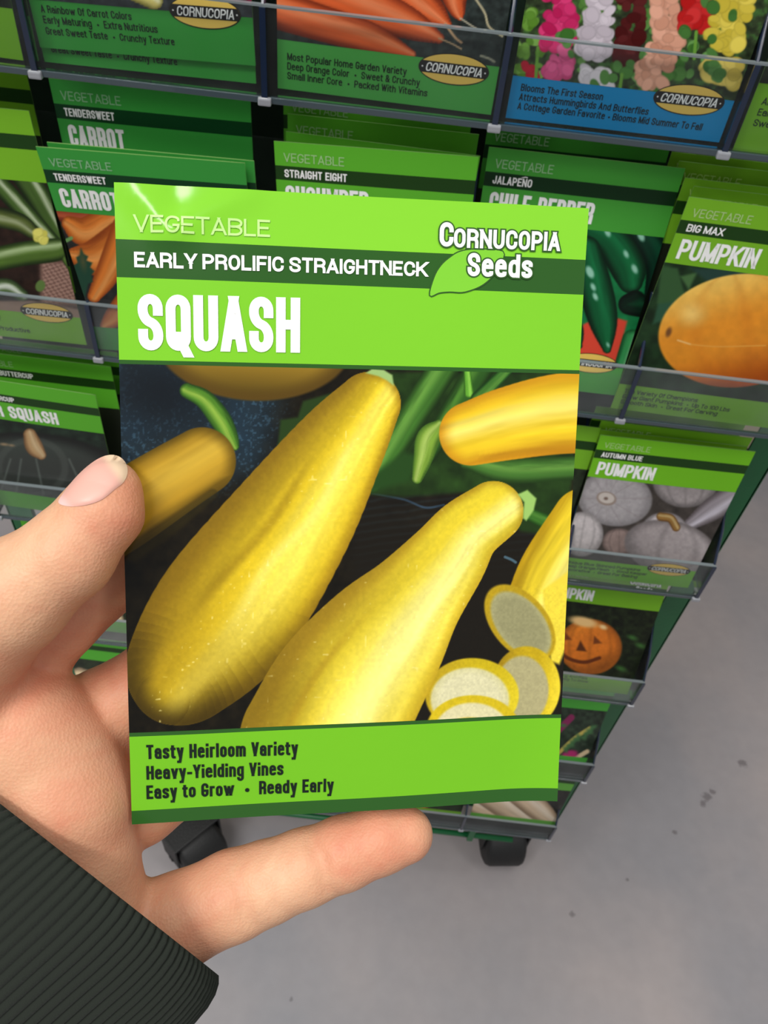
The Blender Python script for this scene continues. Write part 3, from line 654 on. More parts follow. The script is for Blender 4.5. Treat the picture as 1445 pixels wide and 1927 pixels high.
def art_cuke(X, Y):
    a = Art(X, Y, (30, 50, 24)); a.noise(.5, 12)
    G = ((16, 40, 12), (44, 96, 34), (110, 156, 80))
    for i, (x, y) in enumerate(((540, 470), (600, 520), (690, 480), (760, 560), (600, 640))): a.tube([(x-40, y-60, 20), (x+20, y+10, 26), (x+90, y+70, 18)], G, seed=i)
    return a.C
def art_bigmax(X, Y):
    a = Art(X, Y, (24, 44, 24)); n = fbm(X/22, Y/22, 3); a.C = a.C*(.6+1.0*n[:, None])
    a.poly([(1245, 500), (1275, 505), (1290, 560), (1262, 600), (1236, 570)], (52, 88, 50), 4)
    a.poly([(1280, 520), (1312, 512), (1296, 545)], (70, 108, 62), 4); a.poly([(1238, 572), (1275, 566), (1250, 602), (1228, 610)], (44, 84, 60), 4)
    a.poly([(1300, 505), (1450, 500), (1450, 540), (1330, 530)], (36, 64, 56), 6)
    m, A, B_ = a.ell(1392, 622, 154, 106, -8, (230, 146, 40), 2, light=(-.35, -.9, (246, 200, 96), (168, 74, 14)))
    st = np.abs(np.sin((A/np.sqrt(np.clip(1.05-B_*B_, .05, 2))-.1)*5)); a.put(m*.14*ss(.7, 0, st), (190, 96, 22))
    a.put(m*ss(.26, .0, np.hypot((A+.55), (B_+.4)*.8))*.7, (250, 218, 130)); a.noise(.06, 16, seed=2, mask=m)
    a.ell(1258, 625, 5, 9, 20, (120, 76, 40), 3); a.stroke([(1275, 640), (1300, 648)], 1.6, (240, 186, 110)); a.stroke([(1300, 648), (1350, 652), (1440, 650)], 1.2, (232, 160, 64))
    return a.C
def pumpkin(a, cx, cy, rx, ry, rot, col, lx=-.4, ly=-.8, ribs=7, seed=0, hi=None):
    hi = hi or [min(255, c*1.25) for c in col]
    m, A, B_ = a.ell(cx, cy, rx, ry, rot, col, 2, light=(lx, ly, hi, [c*.5 for c in col]), edge=[c*.72 for c in col])
    ang = A/np.sqrt(np.clip(1-B_*B_, .05, 1)); st = np.abs(np.sin(ang*ribs*.8+seed)); a.put(m*.3*ss(.55, 0, st), [c*.62 for c in col]); a.noise(.08, 5, seed=3, mask=m); return m
def art_autumn(X, Y):
    a = Art(X, Y, (64, 58, 54)); a.noise(.25, 12)
    pumpkin(a, 1290, 905, 62, 50, 0, (150, 142, 142), 0, .6)
    a.tube([(1400, 920, 20), (1345, 955, 22), (1300, 985, 12)], ((90, 82, 84), (150, 142, 148), (196, 190, 200)), seed=3)
    m = pumpkin(a, 1157, 938, 70, 52, 5, (190, 184, 186), -.2, -.2, 0)
    th = np.arctan2(Y-938, X-1141); a.put(m*.35*ss(.35, 0, np.abs(np.sin(th*6))), (140, 130, 130))
    a.ell(1141, 938, 19, 13, 10, (150, 134, 124)); a.ell(1141, 937, 15, 10, 10, (200, 190, 182)); a.ell(1140, 938, 4, 3, 0, (120, 100, 90))
    pumpkin(a, 1165, 1020, 32, 26, 0, (146, 126, 120), -.2, -.5)
    pumpkin(a, 1095, 1005, 40, 42, 10, (200, 192, 192), -.2, -.5)
    pumpkin(a, 1250, 1000, 44, 36, 0, (186, 178, 180), 0, -.8, 5)
    pumpkin(a, 1262, 1032, 88, 52, 12, (168, 158, 158), .6, -.3, 5, 1, (212, 202, 204))
    a.tube([(1243, 972, 8), (1262, 976, 8), (1272, 992, 8)], ((96, 62, 24), (152, 112, 56), (196, 168, 112)))
    return a.C
def art_jack(X, Y):
    a = Art(X, Y, (26, 34, 18)); a.noise(.6, 7)
    for x, y in ((1190, 1200), (1205, 1215), (1168, 1258)): a.ell(x, y, 9, 4, 20, (60, 104, 48), 4)
    m = pumpkin(a, 1110, 1217, 60, 52, 5, (222, 120, 36), -.3, -.7, 6)
    a.ell(1098, 1170, 26, 9, 12, (240, 196, 130), 4); a.ell(1135, 1180, 7, 4, 20, (246, 210, 150), 3)
    a.poly([(1092, 1205), (1084, 1224), (1104, 1226)], (90, 46, 20), 2); a.poly([(1118, 1196), (1116, 1212), (1132, 1210)], (120, 60, 24), 2)
    a.poly([(1064, 1190), (1062, 1204), (1076, 1204)], (120, 60, 24), 2)
    a.stroke([(1052, 1226), (1072, 1240), (1100, 1246), (1128, 1238)], 3.4, (104, 48, 18))
    return a.C
def art_radish(X, Y):
    a = Art(X, Y, (42, 56, 42)); a.noise(.5, 7)
    a.stroke([(1050, 1375), (1075, 1350)], 6, (140, 40, 90)); a.stroke([(1050, 1418), (1080, 1390), (1110, 1370)], 3.5, (200, 180, 90))
    a.stroke([(1040, 1428), (1070, 1432), (1105, 1414)], 4, (226, 200, 160)); a.ell(1072, 1420, 15, 8, -10, (186, 40, 110), 3)
    for i in range(16): a.ell(1060+(i*37) % 70, 1365+(i*23) % 50, 6, 3, i*31, (70, 116, 70), 3)
    return a.C
def art_parsnip(X, Y):
    a = Art(X, Y, (40, 40, 36)); a.noise(.4, 8); P = ((140, 116, 92), (216, 190, 160), (236, 218, 196))
    a.tube([(880, 1500, 16), (900, 1518, 17), (960, 1540, 12)], P, seed=4)
    a.tube([(900, 1480, 26), (960, 1520, 26), (1000, 1548, 12)], P, lite=-.2, seed=2)
    a.tube([(960, 1478, 24), (1010, 1520, 22), (1040, 1545, 14)], P, lite=-.2, seed=3)
    return a.C
def art_butter(X, Y):
    a = Art(X, Y, (30, 44, 34)); a.noise(.4, 14)
    m, A, B_ = a.ell(60, 900, 190, 86, 4, (56, 60, 56), 4, edge=(26, 28, 26), light=(.0, -.8, (66, 78, 70), (24, 26, 24)))
    for x0, x1 in ((68, 82), (20, 0), (130, 160), (40, 30)): a.stroke([(x0, 864), ((x0*.6+x1*.4), 890), (x1, 930)], 1.6, (92, 100, 94), 2)
    a.put(m*ss(8, 3, np.abs(np.hypot((X-60)/1.2, Y-880)-52))*.4, (90, 96, 90))
    a.tube([(56, 818, 12), (64, 840, 16), (78, 856, 9)], ((120, 84, 52), (190, 154, 108), (214, 186, 142)), lite=-.2)
    a.ell(8, 836, 8, 2.5, 5, (150, 130, 100), 2); a.ell(22, 838, 5, 2, 5, (150, 130, 100), 2)
    return a.C
def art_any(seed, cols):
    def fn(X, Y):
        a = Art(X, Y, (34, 44, 28)); a.noise(.5, 10, seed=seed); rnd = random.Random(seed); cx, cy = X.mean(), Y.mean(); w_ = np.ptp(X)
        for i in range(6):
            c = cols[i % len(cols)]; x = cx+rnd.uniform(-.4, .4)*w_; y = cy+rnd.uniform(-.35, .35)*np.ptp(Y); r = w_*rnd.uniform(.08, .14)
            a.tube([(x-r*2, y-r, r*.7), (x, y, r), (x+r*2, y+r*1.3, r*.5)], ([v*.5 for v in c], c, [min(255, v*1.2) for v in c]), seed=i)
        return a.C
    return fn
# ---- row 1 (its packets' tops are out of frame)
packet((-.1500, .3337, -.1372, 0.0, .030, .0), 'front rainbow carrot seed packet in the top tray, its bottom edge lifted', MIDG, MDARK, art_rainbow, em=(.79, .150), vp0=.146,
       caption=cap3([('A Rainbow Of Carrot Colors', .455), ('Early Maturing  •  Extra Nutritious', .565), ('Great Sweet Taste  •  Crunchy Texture', .635)], vb=(.109, .077, .043)))
packet((-.1506, .3362, -.1434, 0.0, .0131, .0), 'rear rainbow carrot seed packet, mostly hidden, its bottom showing below the front one', MIDG, MDARK, art_rainbow, em=True,
       caption=cap3([('A Rainbow Of Carrot Colors', .455), ('Early Maturing  •  Extra Nutritious', .565), ('Great Sweet Taste  •  Crunchy Texture', .635)]))
packet((-.0592, .3336, -.1419, 0.0, -.0047, -.0084), 'carrot seed packet in the top tray with orange carrots on black above green caption', (76, 168, 74), MDARK, art_carrot_top, em=True, vp0=.155, res=(230, 170),
       caption=cap3([('Most Popular Home Garden Variety', .59), ('Deep Orange Color  •  Sweet & Crunchy', .655), ('Small Inner Core  •  Packed With Vitamins', .695)]))
packet((.0291, .3336, -.143, 0.0, .0059, -.0100), 'hollyhock seed packet with bright blue caption band and colourful flowers', (20, 140, 200), (10, 60, 100), art_holly, em=(.80, .125), vp0=.138, res=(300, 210),
       caption=cap3([('Blooms The First Season', .42), ('Attracts Hummingbirds And Butterflies', .64), ('A Cottage Garden Favorite • Blooms Mid Summer To Fall', .90)], vb=(.093, .063, .033)))
packet((-.2404, .3345, -.1416, 0, -.0161, -.0069), 'lime green seed packet at the left end of the top tray', LIME, LDARK, art_any(3, [(150, 110, 90)]), vp0=.16)
packet((.1185, .3350, -.1455, 0, .0, .0), 'lime green seed packet with orange picture at the right end of the top tray', LIME, LDARK, art_any(5, [(222, 130, 40)]), vp0=.22,
       caption=cap3([('All-Season Favorite', .40), ('Early Maturing', .30), ('Sweet Flavor', .28)], vb=(.155, .12, .085)))
# ---- row 2
packet((-.1555, .3491, -.2692, -.0008, .0063, .0263), 'rear sweet carrot seed packet standing taller above the front pair', MIDG, MDARK, None, head='TENDERSWEET', title='CARROT', title_u1=.335, sub_u1=.30)
packet((-.1490, .3368, -.2808, -.14, .012, .030), 'second sweet carrot seed packet, only its top edge above the front one', MIDG, MDARK, None, head='-')
packet((-.1516, .3336, -.2809, -.1477, .0178, .0423), 'front sweet carrot seed packet, left edge showing beside the held squash packet', MIDG, MDARK, art_tender, head='TENDERSWEET', title='CARROT', title_u1=.345, sub_u1=.30, res=(180, 150))
packet((-.2403, .3345, -.2813, .0481, .0400, -.030), 'zucchini seed packet at the left end of the second tray', LIME, LDARK, art_zuke, em=(.80, .150), res=(200, 190), vp0=.14,
       caption=[('Grows Quickly And Easily', .05, .50, .094, .023, INK, .15), ('Compact Plant  •  Very Productive', .05, .66, .034, .023, INK, .15)])
packet((-.0640, .3740, -.2740, .0, .0000, .0060), 'rearmost cucumber seed packet deep in the shade under the top tray', MG2, LDARK, None, head='-')
packet((-.0600, .3640, -.2790, .0, .0050, .0055), 'third cucumber seed packet back, dimly lit behind the others', MG2, LDARK, None, head='-')
packet((-.0605, .3520, -.2812, .002, -.0100, .0), 'second cucumber seed packet, top edge just above the front one', MG2, LDARK, None, head='-')
packet((-.057, .3345, -.2765, -.0128, .0357, .0100), 'front straight cucumber seed packet behind the held packet', MG2, LDARK, art_cuke, head='STRAIGHT EIGHT', title='CUCUMBER', title_u1=.47, sub_u1=.36)
packet((.0270, .3720, -.2800, .10, .004, .020), 'rear chile pepper seed packet, only the dark top edge visible', (60, 140, 46), (14, 50, 20), None, head='-')
packet((.0275, .3400, -.2775, .12, .0120, -.0100), 'front green chile pepper seed packet beside the right edge of the held packet', (70, 160, 56), (14, 50, 20), art_chile, head='JALAPEÑO', title='CHILE PEPPER', title_u1=.60, sub_u1=.25, em=(.80, .150), res=(200, 190))
for i, (q, l) in enumerate([((.1055, .3660, -.2779, .02, 0, 0), 'rearmost big orange pumpkin packet in its stack'), ((.1075, .3580, -.2779, .02, 0, 0), 'fourth big orange pumpkin packet from the front'),
             ((.1095, .3490, -.2805, .02, 0, 0), 'third big orange pumpkin packet from the front'), ((.1125, .3430, -.2808, .02, 0, 0), 'second big orange pumpkin packet from the front')]):
    packet(q, l, LIME, LDARK, None, head='-', vcol=(176, 214, 110))
packet((.1085, .3346, -.2811, .015, -.0060, -.0100), 'front pumpkin seed packet with one big orange pumpkin picture', LIME, LDARK, art_bigmax, head='BIG MAX', title='PUMPKIN', title_u1=.46, sub_u1=.235, res=(260, 200),
       caption=cap3([('The Variety Of Champions', .49), ('Grow Giant Pumpkins  •  Up To 100 Lbs', .70), ('Smooth Skin  •  Great For Carving', .64)], vb=(.094, .064, .034)))
packet((-.2580, .3700, -.2755, .0142, .0016, .0), 'rear lime seed packet at the left end behind the zucchini packet', LIME, LDARK, None)
# ---- row 3
packet((-.2358, .3560, -.415, 0, 0, 0), 'rearmost buttercup squash packet, in shade', MG2, LDARK, None, head='BURGESS BUTTERCUP', sub_u1=.47)
packet((-.2358, .3440, -.415, 0, 0, 0), 'middle buttercup squash packet', MG2, LDARK, None, head='BURGESS BUTTERCUP', sub_u1=.46)
packet((-.2438, .3345, -.416, -.0734, -.0413, -.0034), 'front buttercup squash packet picturing a dark squash, above the thumb', MG2, LDARK, art_butter, head='BURGESS BUTTERCUP', title='WINTER SQUASH', title_u1=.71, sub_u1=.45, res=(160, 130))
packet((-.1490, .3400, -.4160, .05, .0, .0), 'lime seed packet just left of the held packet, above the thumbnail', LIME, LDARK, art_any(8, [(90, 110, 50)]), head='SWEET', title='CUCUMBER', title_u1=.5)
packet((.1090, .3600, -.4165, .0, .0, .0), 'rearmost pale pumpkin packet under the second tray', LIME, LDARK, None, head='-')
packet((.1099, .3490, -.4167, -.0002, -.0093, .0100), 'second pale pumpkin packet, dim top edge above the front one', LIME, LDARK, None, head='-')
packet((.1075, .3430, -.4190, .01, .0, .0), 'third pale pumpkin packet shifted left of the others', LIME, LDARK, None)
packet((.1128, .3338, -.4191, .0565, .0212, -.0100), 'front pumpkin seed packet picturing pale grey pumpkins', (112, 186, 30), LDARK, art_autumn, head='AUTUMN BLUE', title='PUMPKIN', title_u1=.43, sub_u1=.315, em=(.80, .132), res=(230, 190),
       caption=cap3([('Unique Blue Skinned Pumpkins', .60), ('Deep Orange Flesh  •  Good Keeper', .66), ('Decorative  •  Great For Baking', .60)]))
# ---- rows 4 to 6, right end
packet((.1148, .3345, -.554, .2300, .0058, -.010), 'pumpkin seed packet picturing a carved jack-o-lantern', LIME, LDARK, art_jack, head='HALLOWEEN', title='PUMPKIN', title_u1=.43, sub_u1=.28, logo=True, res=(150, 130),
       caption=cap3([('Perfect For Carving And Pies', .60), ('Bright Orange  •  Easy To Grow', .62), ('Ready For Fall', .4)]))
packet((.1165, .3367, -.6901, .1249, .0158, .0036), 'seed packet with pink and yellow streaked picture, second tray from the bottom', (76, 170, 60), LDARK, art_radish, title='CHARD', title_u1=.35, res=(110, 90))
packet((.1198, .3372, -.8282, .03, .0125, .0), 'seed packet picturing cream parsnips in the lowest tray by the right caster', (96, 170, 60), LDARK, art_parsnip, res=(130, 100))
# ---- packets mostly behind the hand and the held packet
cols = [(222, 130, 40), (200, 60, 50), (120, 160, 60), (220, 190, 150), (110, 60, 120)]
GR = [LIME, MG2, (84, 176, 50)]
for k, c, l in [(1, 1, 'seed packet in the third tray behind the middle of the held packet'), (1, 2, 'seed packet in the third tray left of the pale pumpkin packet'),
                (2, -1, 'seed packet at the left end of the fourth tray, behind the hand'), (2, 0, 'seed packet with orange and cream picture seen between thumb and fingers'), (2, 1, 'seed packet in the fourth tray behind the held packet'), (2, 2, 'seed packet left of the jack-o-lantern packet'),
                (3, -1, 'seed packet at the left end of the fifth tray, behind the hand'), (3, 0, 'bright green seed packet seen in the gap between index and middle fingers'), (3, 1, 'seed packet in the fifth tray behind the held packet'), (3, 2, 'seed packet in the fifth tray left of the pink-streaked one'),
                (4, 0, 'seed packet in the lowest tray behind the hand'), (4, 1, 'seed packet in the lowest tray above the little finger'), (4, 2, 'seed packet in the lowest tray left of the parsnip packet')]:
    art = art_any(20+k*5+c, [cols[(k*3+c) % 5], cols[(k+c*2+3) % 5]]) if (k, c) != (2, 0) else art_any(31, [(230, 160, 50), (228, 206, 186), (230, 160, 50)])
    packet((X0+c*W+.003, D+.008, Z0-CAMZ-k*PT+.002, .06, .0, .0), l, GR[(k+c) % 3], LDARK, art, res=(60, 50))
    if k in (2, 3) and c in (0,): packet((X0+c*W+.0035, D+.022, Z0-CAMZ-k*PT+.002, .05, .0, .0), 'rear '+l, GR[(k+c) % 3], LDARK, None)

# ================================================================== held packet
def ex(a, b_, c):
    Rx = np.array([[1, 0, 0], [0, math.cos(a), -math.sin(a)], [0, math.sin(a), math.cos(a)]]); Ry = np.array([[math.cos(b_), 0, math.sin(b_)], [0, 1, 0], [-math.sin(b_), 0, math.cos(b_)]])
    Rz = np.array([[math.cos(c), -math.sin(c), 0], [math.sin(c), math.cos(c), 0], [0, 0, 1]]); return Rz@Ry@Rx
HR = ex(.1601, .1589, .0046); HT = np.array([-.005, -.0017, -.1558])
toW = lambda d: d[0]*rr+d[1]*uu-d[2]*ff
hU, hV = toW(HR[:, 0]), toW(HR[:, 1]); hB = c2w((HR@np.array([-PW/2, -PH/2, 0])+HT)[None])[0]
HP = Packet(hB, hU, hV)
def hsurf(u, v):
    z = .0009*np.sin(np.clip(u, 0, 1)*3.1416)*np.sin(np.clip(v, 0, 1)*3.1416)
    # pinched crease near the top left corner
    x, y = u*PW, v*PH
    def ridge(x1, y1, x2, y2, wd, h):
        ex_, ey = x2-x1, y2-y1; L2 = ex_*ex_+ey*ey; t = np.clip(((x-x1)*ex_+(y-y1)*ey)/L2, 0, 1)
        d = np.hypot(x-x1-t*ex_, y-y1-t*ey); return h*np.exp(-(d/wd)**2)*(1-.5*t)
    A = (.111*PW, .937*PH)
    z = z+ridge(*A, .03*PW, 1.0*PH, .0022, .00056)+ridge(*A, .27*PW, .995*PH, .0022, .00056)-ridge(*A, .12*PW, 1.01*PH, .0018, .00030)
    z = z+.00025*np.sin(x*95+y*60)*np.sin(y*80-x*30)+.0012*np.clip((u-.86)/.14, 0, 1)**2*np.clip((.3-v)/.3, 0, 1)
    return z
HP.surf = hsurf
HG = (122, 196, 44); HD = (44, 88, 34)
def hv(xl, yl, xr, yr): return float((HP.uv(xl, yl)[1]+HP.uv(xr, yr)[1])/2)   # level line measured near both edges
V0, V1, V2, V3, V4, V5, V6 = [hv(*q) for q in ((250, 1527, 1040, 1479), (249, 1382, 1046, 1353), (249, 1375, 1047, 1345), (232, 690, 1085, 699), (231, 682, 1086, 692), (226, 521, 1094, 555), (221, 454, 1099, 485))]
held = envelope(HP, [(0, V0, HD), (V0, V1, (112, 184, 34)), (V1, V2, HD), (V2, V3, (30, 30, 16)), (V3, V4, HD), (V4, V5, HG), (V5, V6, HD), (V6, 1.0, (130, 204, 50))],  # top greens lighter, lower band darker: fall of light put into the print colours
                'seed_packet', M_printh, nu=70, curved=True, edge=(214, 228, 200))
tag(held, 'squash seed packet held up in the left hand, bright green with yellow squash picture', 'seed packet')
def art_squash(X, Y):
    a = Art(X, Y, (22, 18, 10)); a.noise(.5, 20, seed=2)
    nv = ss(560, 480, X+.25*(Y-800))*ss(990, 900, Y+.3*(X-300)); sp = fbm(X/4.5, Y/4.5, 7, 2)
    a.put(nv*(.55+.45*fbm(X/50, Y/50, 3)), (30, 48, 62)); a.put(nv*ss(.56, .8, sp)*.6, (58, 88, 108))
    a.ell(300, 735, 90, 60, 15, (16, 22, 28), 60)
    # dark woven tray with fine lines
    m = ss(640, 680, X)*ss(905, 925, Y-(X-780)*.15); ln = ss(.35, .0, np.abs(((Y+.12*X+6*fbm(X/40, Y/40, 5)) % 14)/14-.5)); a.put(m, (24, 20, 14)); a.put(m*ln*.45*ss(1120, 900, Y), (34, 42, 44))
    a.stroke([(700, 928), (760, 940), (800, 955), (835, 950)], 2, (44, 60, 74)); a.stroke([(950, 1048), (962, 1053), (970, 1058)], 2.4, (70, 96, 110))
    # leaves and stems
    a.poly([(520, 860), (528, 790), (560, 785), (570, 755), (640, 735), (640, 850)], (36, 58, 22), 4)
    a.poly([(735, 700), (1085, 700), (1080, 880), (1060, 1010), (980, 1000), (900, 925), (760, 935), (690, 930)], (30, 52, 18), 6)
    a.noise(.35, 26, seed=9, mask=ss(700, 760, X)*ss(1010, 960, Y))
    GN = ((24, 44, 14), (58, 104, 36), (92, 140, 56))
    a.tube([(700, 905, 22), (735, 850, 26), (790, 760, 28), (838, 686, 28)], GN, lite=-.2, seed=3)
    a.tube([(800, 860, 18), (850, 780, 24), (905, 690, 26)], ((22, 40, 12), (42, 82, 28), (68, 116, 40)), seed=4)
    a.tube([(878, 690, 6), (882, 740, 9)], ((40, 80, 20), (96, 160, 50), (130, 190, 70)))
    a.tube([(960, 690, 10), (900, 750, 14)], ((20, 50, 16), (60, 110, 40), (80, 130, 50)))
    a.poly([(760, 850), (790, 860), (770, 905), (700, 925), (680, 910)], (34, 66, 24), 8)
    a.tube([(880, 868, 16), (960, 885, 24), (1090, 880, 22)], ((30, 54, 18), (62, 106, 40), (90, 136, 56)), lite=-.1, seed=5)
    a.tube([(990, 965, 12), (1040, 985, 14), (1090, 985, 14)], ((26, 60, 16), (54, 104, 34), (70, 120, 44)), seed=6)
    m = ss(905, 930, Y)*ss(900, 930, X)*ss(1010, 985, Y-(X-1000)*.2)
    # half squash at the top edge
    Yw = ((70, 54, 12), (146, 112, 32), (174, 140, 48))
    a.ell(478, 640, 186, 114, 3, (150, 118, 36), 3, light=(.1, -.8, (170, 136, 44), (64, 50, 12)), edge=(84, 62, 18))
    # squash at the left with its curved stem
    a.tube([(352, 735, 14), (385, 752, 18), (415, 790, 20), (432, 822, 16), (442, 840, 8)], ((26, 56, 18), (76, 124, 36), (126, 160, 60)), lite=.1, seed=4)
    a.tube([(160, 1000, 78), (230, 962, 74), (320, 905, 68), (380, 868, 64)], ((84, 64, 12), (178, 138, 36), (196, 160, 54)), lite=-.15, seed=11, streak=.1, width=.8, rim=.8)
    m = ss(.1, .9, ((X-200)*.53+(Y-1010)*.85)/40); 
    a.tube([(250, 1040, 20), (330, 985, 16), (400, 930, 10)], ((40, 32, 10), (52, 44, 14), (52, 44, 14)), soft=6, clip=.5)
    # top right squash
    a.tube([(826, 800, 10), (806, 824, 22), (796, 862, 18), (785, 900, 10)], ((56, 90, 26), (112, 146, 50), (150, 176, 84)), lite=.2, seed=7)
    a.tube([(1180, 774, 78), (1060, 778, 76), (960, 796, 69), (886, 816, 60)], ((190, 130, 20), (226, 190, 36), (240, 220, 104)), lite=.15, seed=12, streak=.12)
    # squash A
    YA = ((140, 104, 16), (218, 188, 34), (240, 220, 84))
    pA = [(694, 760, 60), (637, 843, 86), (547, 983, 117), (430, 1147, 137), (352, 1245, 112), (330, 1278, 86)]
    m, T, S, B_ = a.tube(pA, YA, lite=-.33, seed=21, streak=.13, rim=.93); S = -S
    a.put(m*ss(.05, -.95, S)*.8, (126, 98, 22)); a.put(m*ss(330, 600, T)*ss(.40, 1.0, S)*.95, (58, 44, 6)); a.put(m*ss(330, 620, T)*.45, (128, 98, 16)); a.put(m*ss(520, 640, T)*ss(.3, 1., B_)*.85, (52, 40, 8))
    a.put(m*ss(.13, .0, np.abs(S+.30+.05*np.sin(T/60)))*ss(120, 260, T)*ss(560, 420, T)*.4, (130, 100, 16))
    a.put(m*ss(.16, .0, np.abs(S-.30+.0004*T+.06*np.sin(T/45)))*ss(40, 120, T)*ss(560, 380, T)*.55, (244, 228, 120))
    wz = vnoise(X/7, Y/7, 5); a.put(m*ss(.88, .97, wz)*ss(.5, .2, np.abs(S-.15))*.55, (246, 232, 150)); a.noise(.05, 6, seed=4, mask=m)
    a.poly([(688, 702), (700, 694), (722, 696), (738, 706), (741, 726), (728, 716), (712, 708)], (150, 182, 110), 2.5)
    # cut squash at right
    a.tube([(1000, 1168, 58), (1040, 1080, 66), (1100, 980, 62)], ((170, 134, 16), (224, 196, 44), (240, 224, 110)), lite=.2, seed=14, streak=.16)
    a.poly([(1020, 1110), (1090, 1060), (1080, 1180), (1052, 1250), (1036, 1244)], (230, 206, 62), 4)
    m, A, B_ = a.ell(978, 1172, 84, 52, 50, (176, 146, 26), 2); a.ell(980, 1175, 73, 43, 50, (146, 142, 102), 3, edge=(160, 156, 112))
    # slices
    a.ell(990, 1292, 64, 76, 0, (190, 160, 22), 2, light=(.9, .2, (230, 206, 50), (150, 120, 20))); a.ell(982, 1298, 50, 64, 0, (170, 162, 118), 3)
    a.ell(888, 1308, 88, 70, 0, (196, 172, 24), 2, light=(.8, .3, (222, 200, 40), (180, 150, 30))); a.ell(884, 1316, 74, 60, 0, (214, 208, 166), 3, edge=(206, 200, 150))
    a.ell(890, 1372, 88, 64, 0, (206, 180, 28), 2); a.ell(888, 1380, 72, 58, 0, (216, 208, 162), 3); a.ell(884, 1396, 66, 46, 0, (196, 172, 30), 3)
    a.noise(.07, 4, seed=12, mask=ss(770, 790, X)*ss(1090, 1110, Y))
    # squash B
    pB = [(928, 962, 57), (876, 1002, 64), (838, 1055, 76), (774, 1134, 94), (713, 1212, 122), (648, 1305, 142), (600, 1400, 150)]
    m, T, S, B_ = a.tube(pB, ((168, 136, 26), (224, 200, 48), (244, 234, 132)), lite=-.3, seed=31, streak=.13, rim=.96, width=.7); S = -S
    a.put(m*ss(-.15, -1.0, S)*ss(60, 360, T)*.75, (140, 110, 26)); a.put(m*ss(380, 520, T)*ss(.0, -.8, S)*.5, (116, 92, 20)); a.put(m*ss(.1, 0, np.abs(S+.45))*ss(260, 420, T)*.4, (150, 116, 24))
    wz = vnoise(X/8, Y/8, 9); a.put(m*ss(.9, .98, wz)*.3, (250, 244, 190)); a.noise(.05, 6, seed=6, mask=m)
    a.poly([(974, 930), (992, 922), (1009, 938), (1004, 960), (990, 980), (984, 975), (986, 945)], (150, 190, 100), 2.5)
    a.put(np.ones(len(X))*.0, (0, 0, 0)); return a.C
picture(HP, held, V2, V3, art_squash, 560, 460, M_printh)
def pxt(text, xl, yl, xr, yr, capt, col, wt, **k):
    """text box given by its baseline ends and the pixel height of its left capital"""
    u0, va = HP.uv(xl, yl); u1, vb = HP.uv(xr, yr); vt = HP.uv(xl, yl-capt)[1]
    return (text, u0, u1, va, vt-va, col, wt, 0, 0, 0, (vb-va)*PH/((u1-u0)*PW))
lettering(HP, held, [pxt('VEGETABLE', 252, 437, 508, 447, 33, lin((190, 228, 140)), .14), pxt('EARLY PROLIFIC STRAIGHTNECK', 253, 503, 803, 521, 29, WHITE, .19)], 'heading_lettering')
lettering(HP, held, [pxt('SQUASH', 261, 659, 564, 664, 106, WHITE, .175)], 'title_lettering')
lettering(HP, held, [pxt('Tasty Heirloom Variety', 276, 1427, 560, 1419, 27, INK, .175), pxt('Heavy-Yielding Vines', 276, 1466, 533, 1457, 26, INK, .175), pxt('Easy to Grow  •  Ready Early', 276, 1503, 627, 1488, 26, INK, .175)], 'caption_lettering')
leaf_px = [(808, 556), (817, 522), (830, 500), (848, 484), (866, 474), (895, 470), (945, 474), (938, 500), (925, 520), (908, 535), (890, 544), (868, 550), (845, 549), (825, 551)]
lp = [HP.uv(x, y) for x, y in leaf_px]; cu_ = np.mean([p[0] for p in lp]); cv_ = np.mean([p[1] for p in lp])
def growp(pts, g):
    P = np.array([(u*PW, v*PH) for u, v in pts]); out = []
    for i in range(len(P)):
        t = P[(i+1) % len(P)]-P[i-1]; t /= np.linalg.norm(t); out.append(((P[i][0]-t[1]*g)/PW, (P[i][1]+t[0]*g)/PH))
    return out
def smooth_poly(pts, n=4):
    P = np.array(pts); out = []
    for i in range(len(P)):
        p0, p1, p2, p3 = P[i-1], P[i], P[(i+1) % len(P)], P[(i+2) % len(P)]
        for t in np.arange(n)/n: out.append(tuple(.5*(2*p1+(p2-p0)*t+(2*p0-5*p1+4*p2-p3)*t*t+(3*p1-p0-3*p2+p3)*t**3)))
    return out
lp = smooth_poly(lp)
flat_poly(HP, held, [(growp(lp, .00022), (38, 84, 22), 0), (lp, (120, 196, 44), .00005)], 'leaf_logo', .00012)
def _lg(*q): t = pxt(*q, WHITE, .185); return (t[0], t[1], t[2], t[3], t[4], t[10])
brand_logo(HP, held, [_lg('C', 826, 464, 852, 465, 46), _lg('ORNUCOPIA', 853, 466, 1052, 473, 36), _lg('Seeds', 878, 520, 1000, 524, 44)])

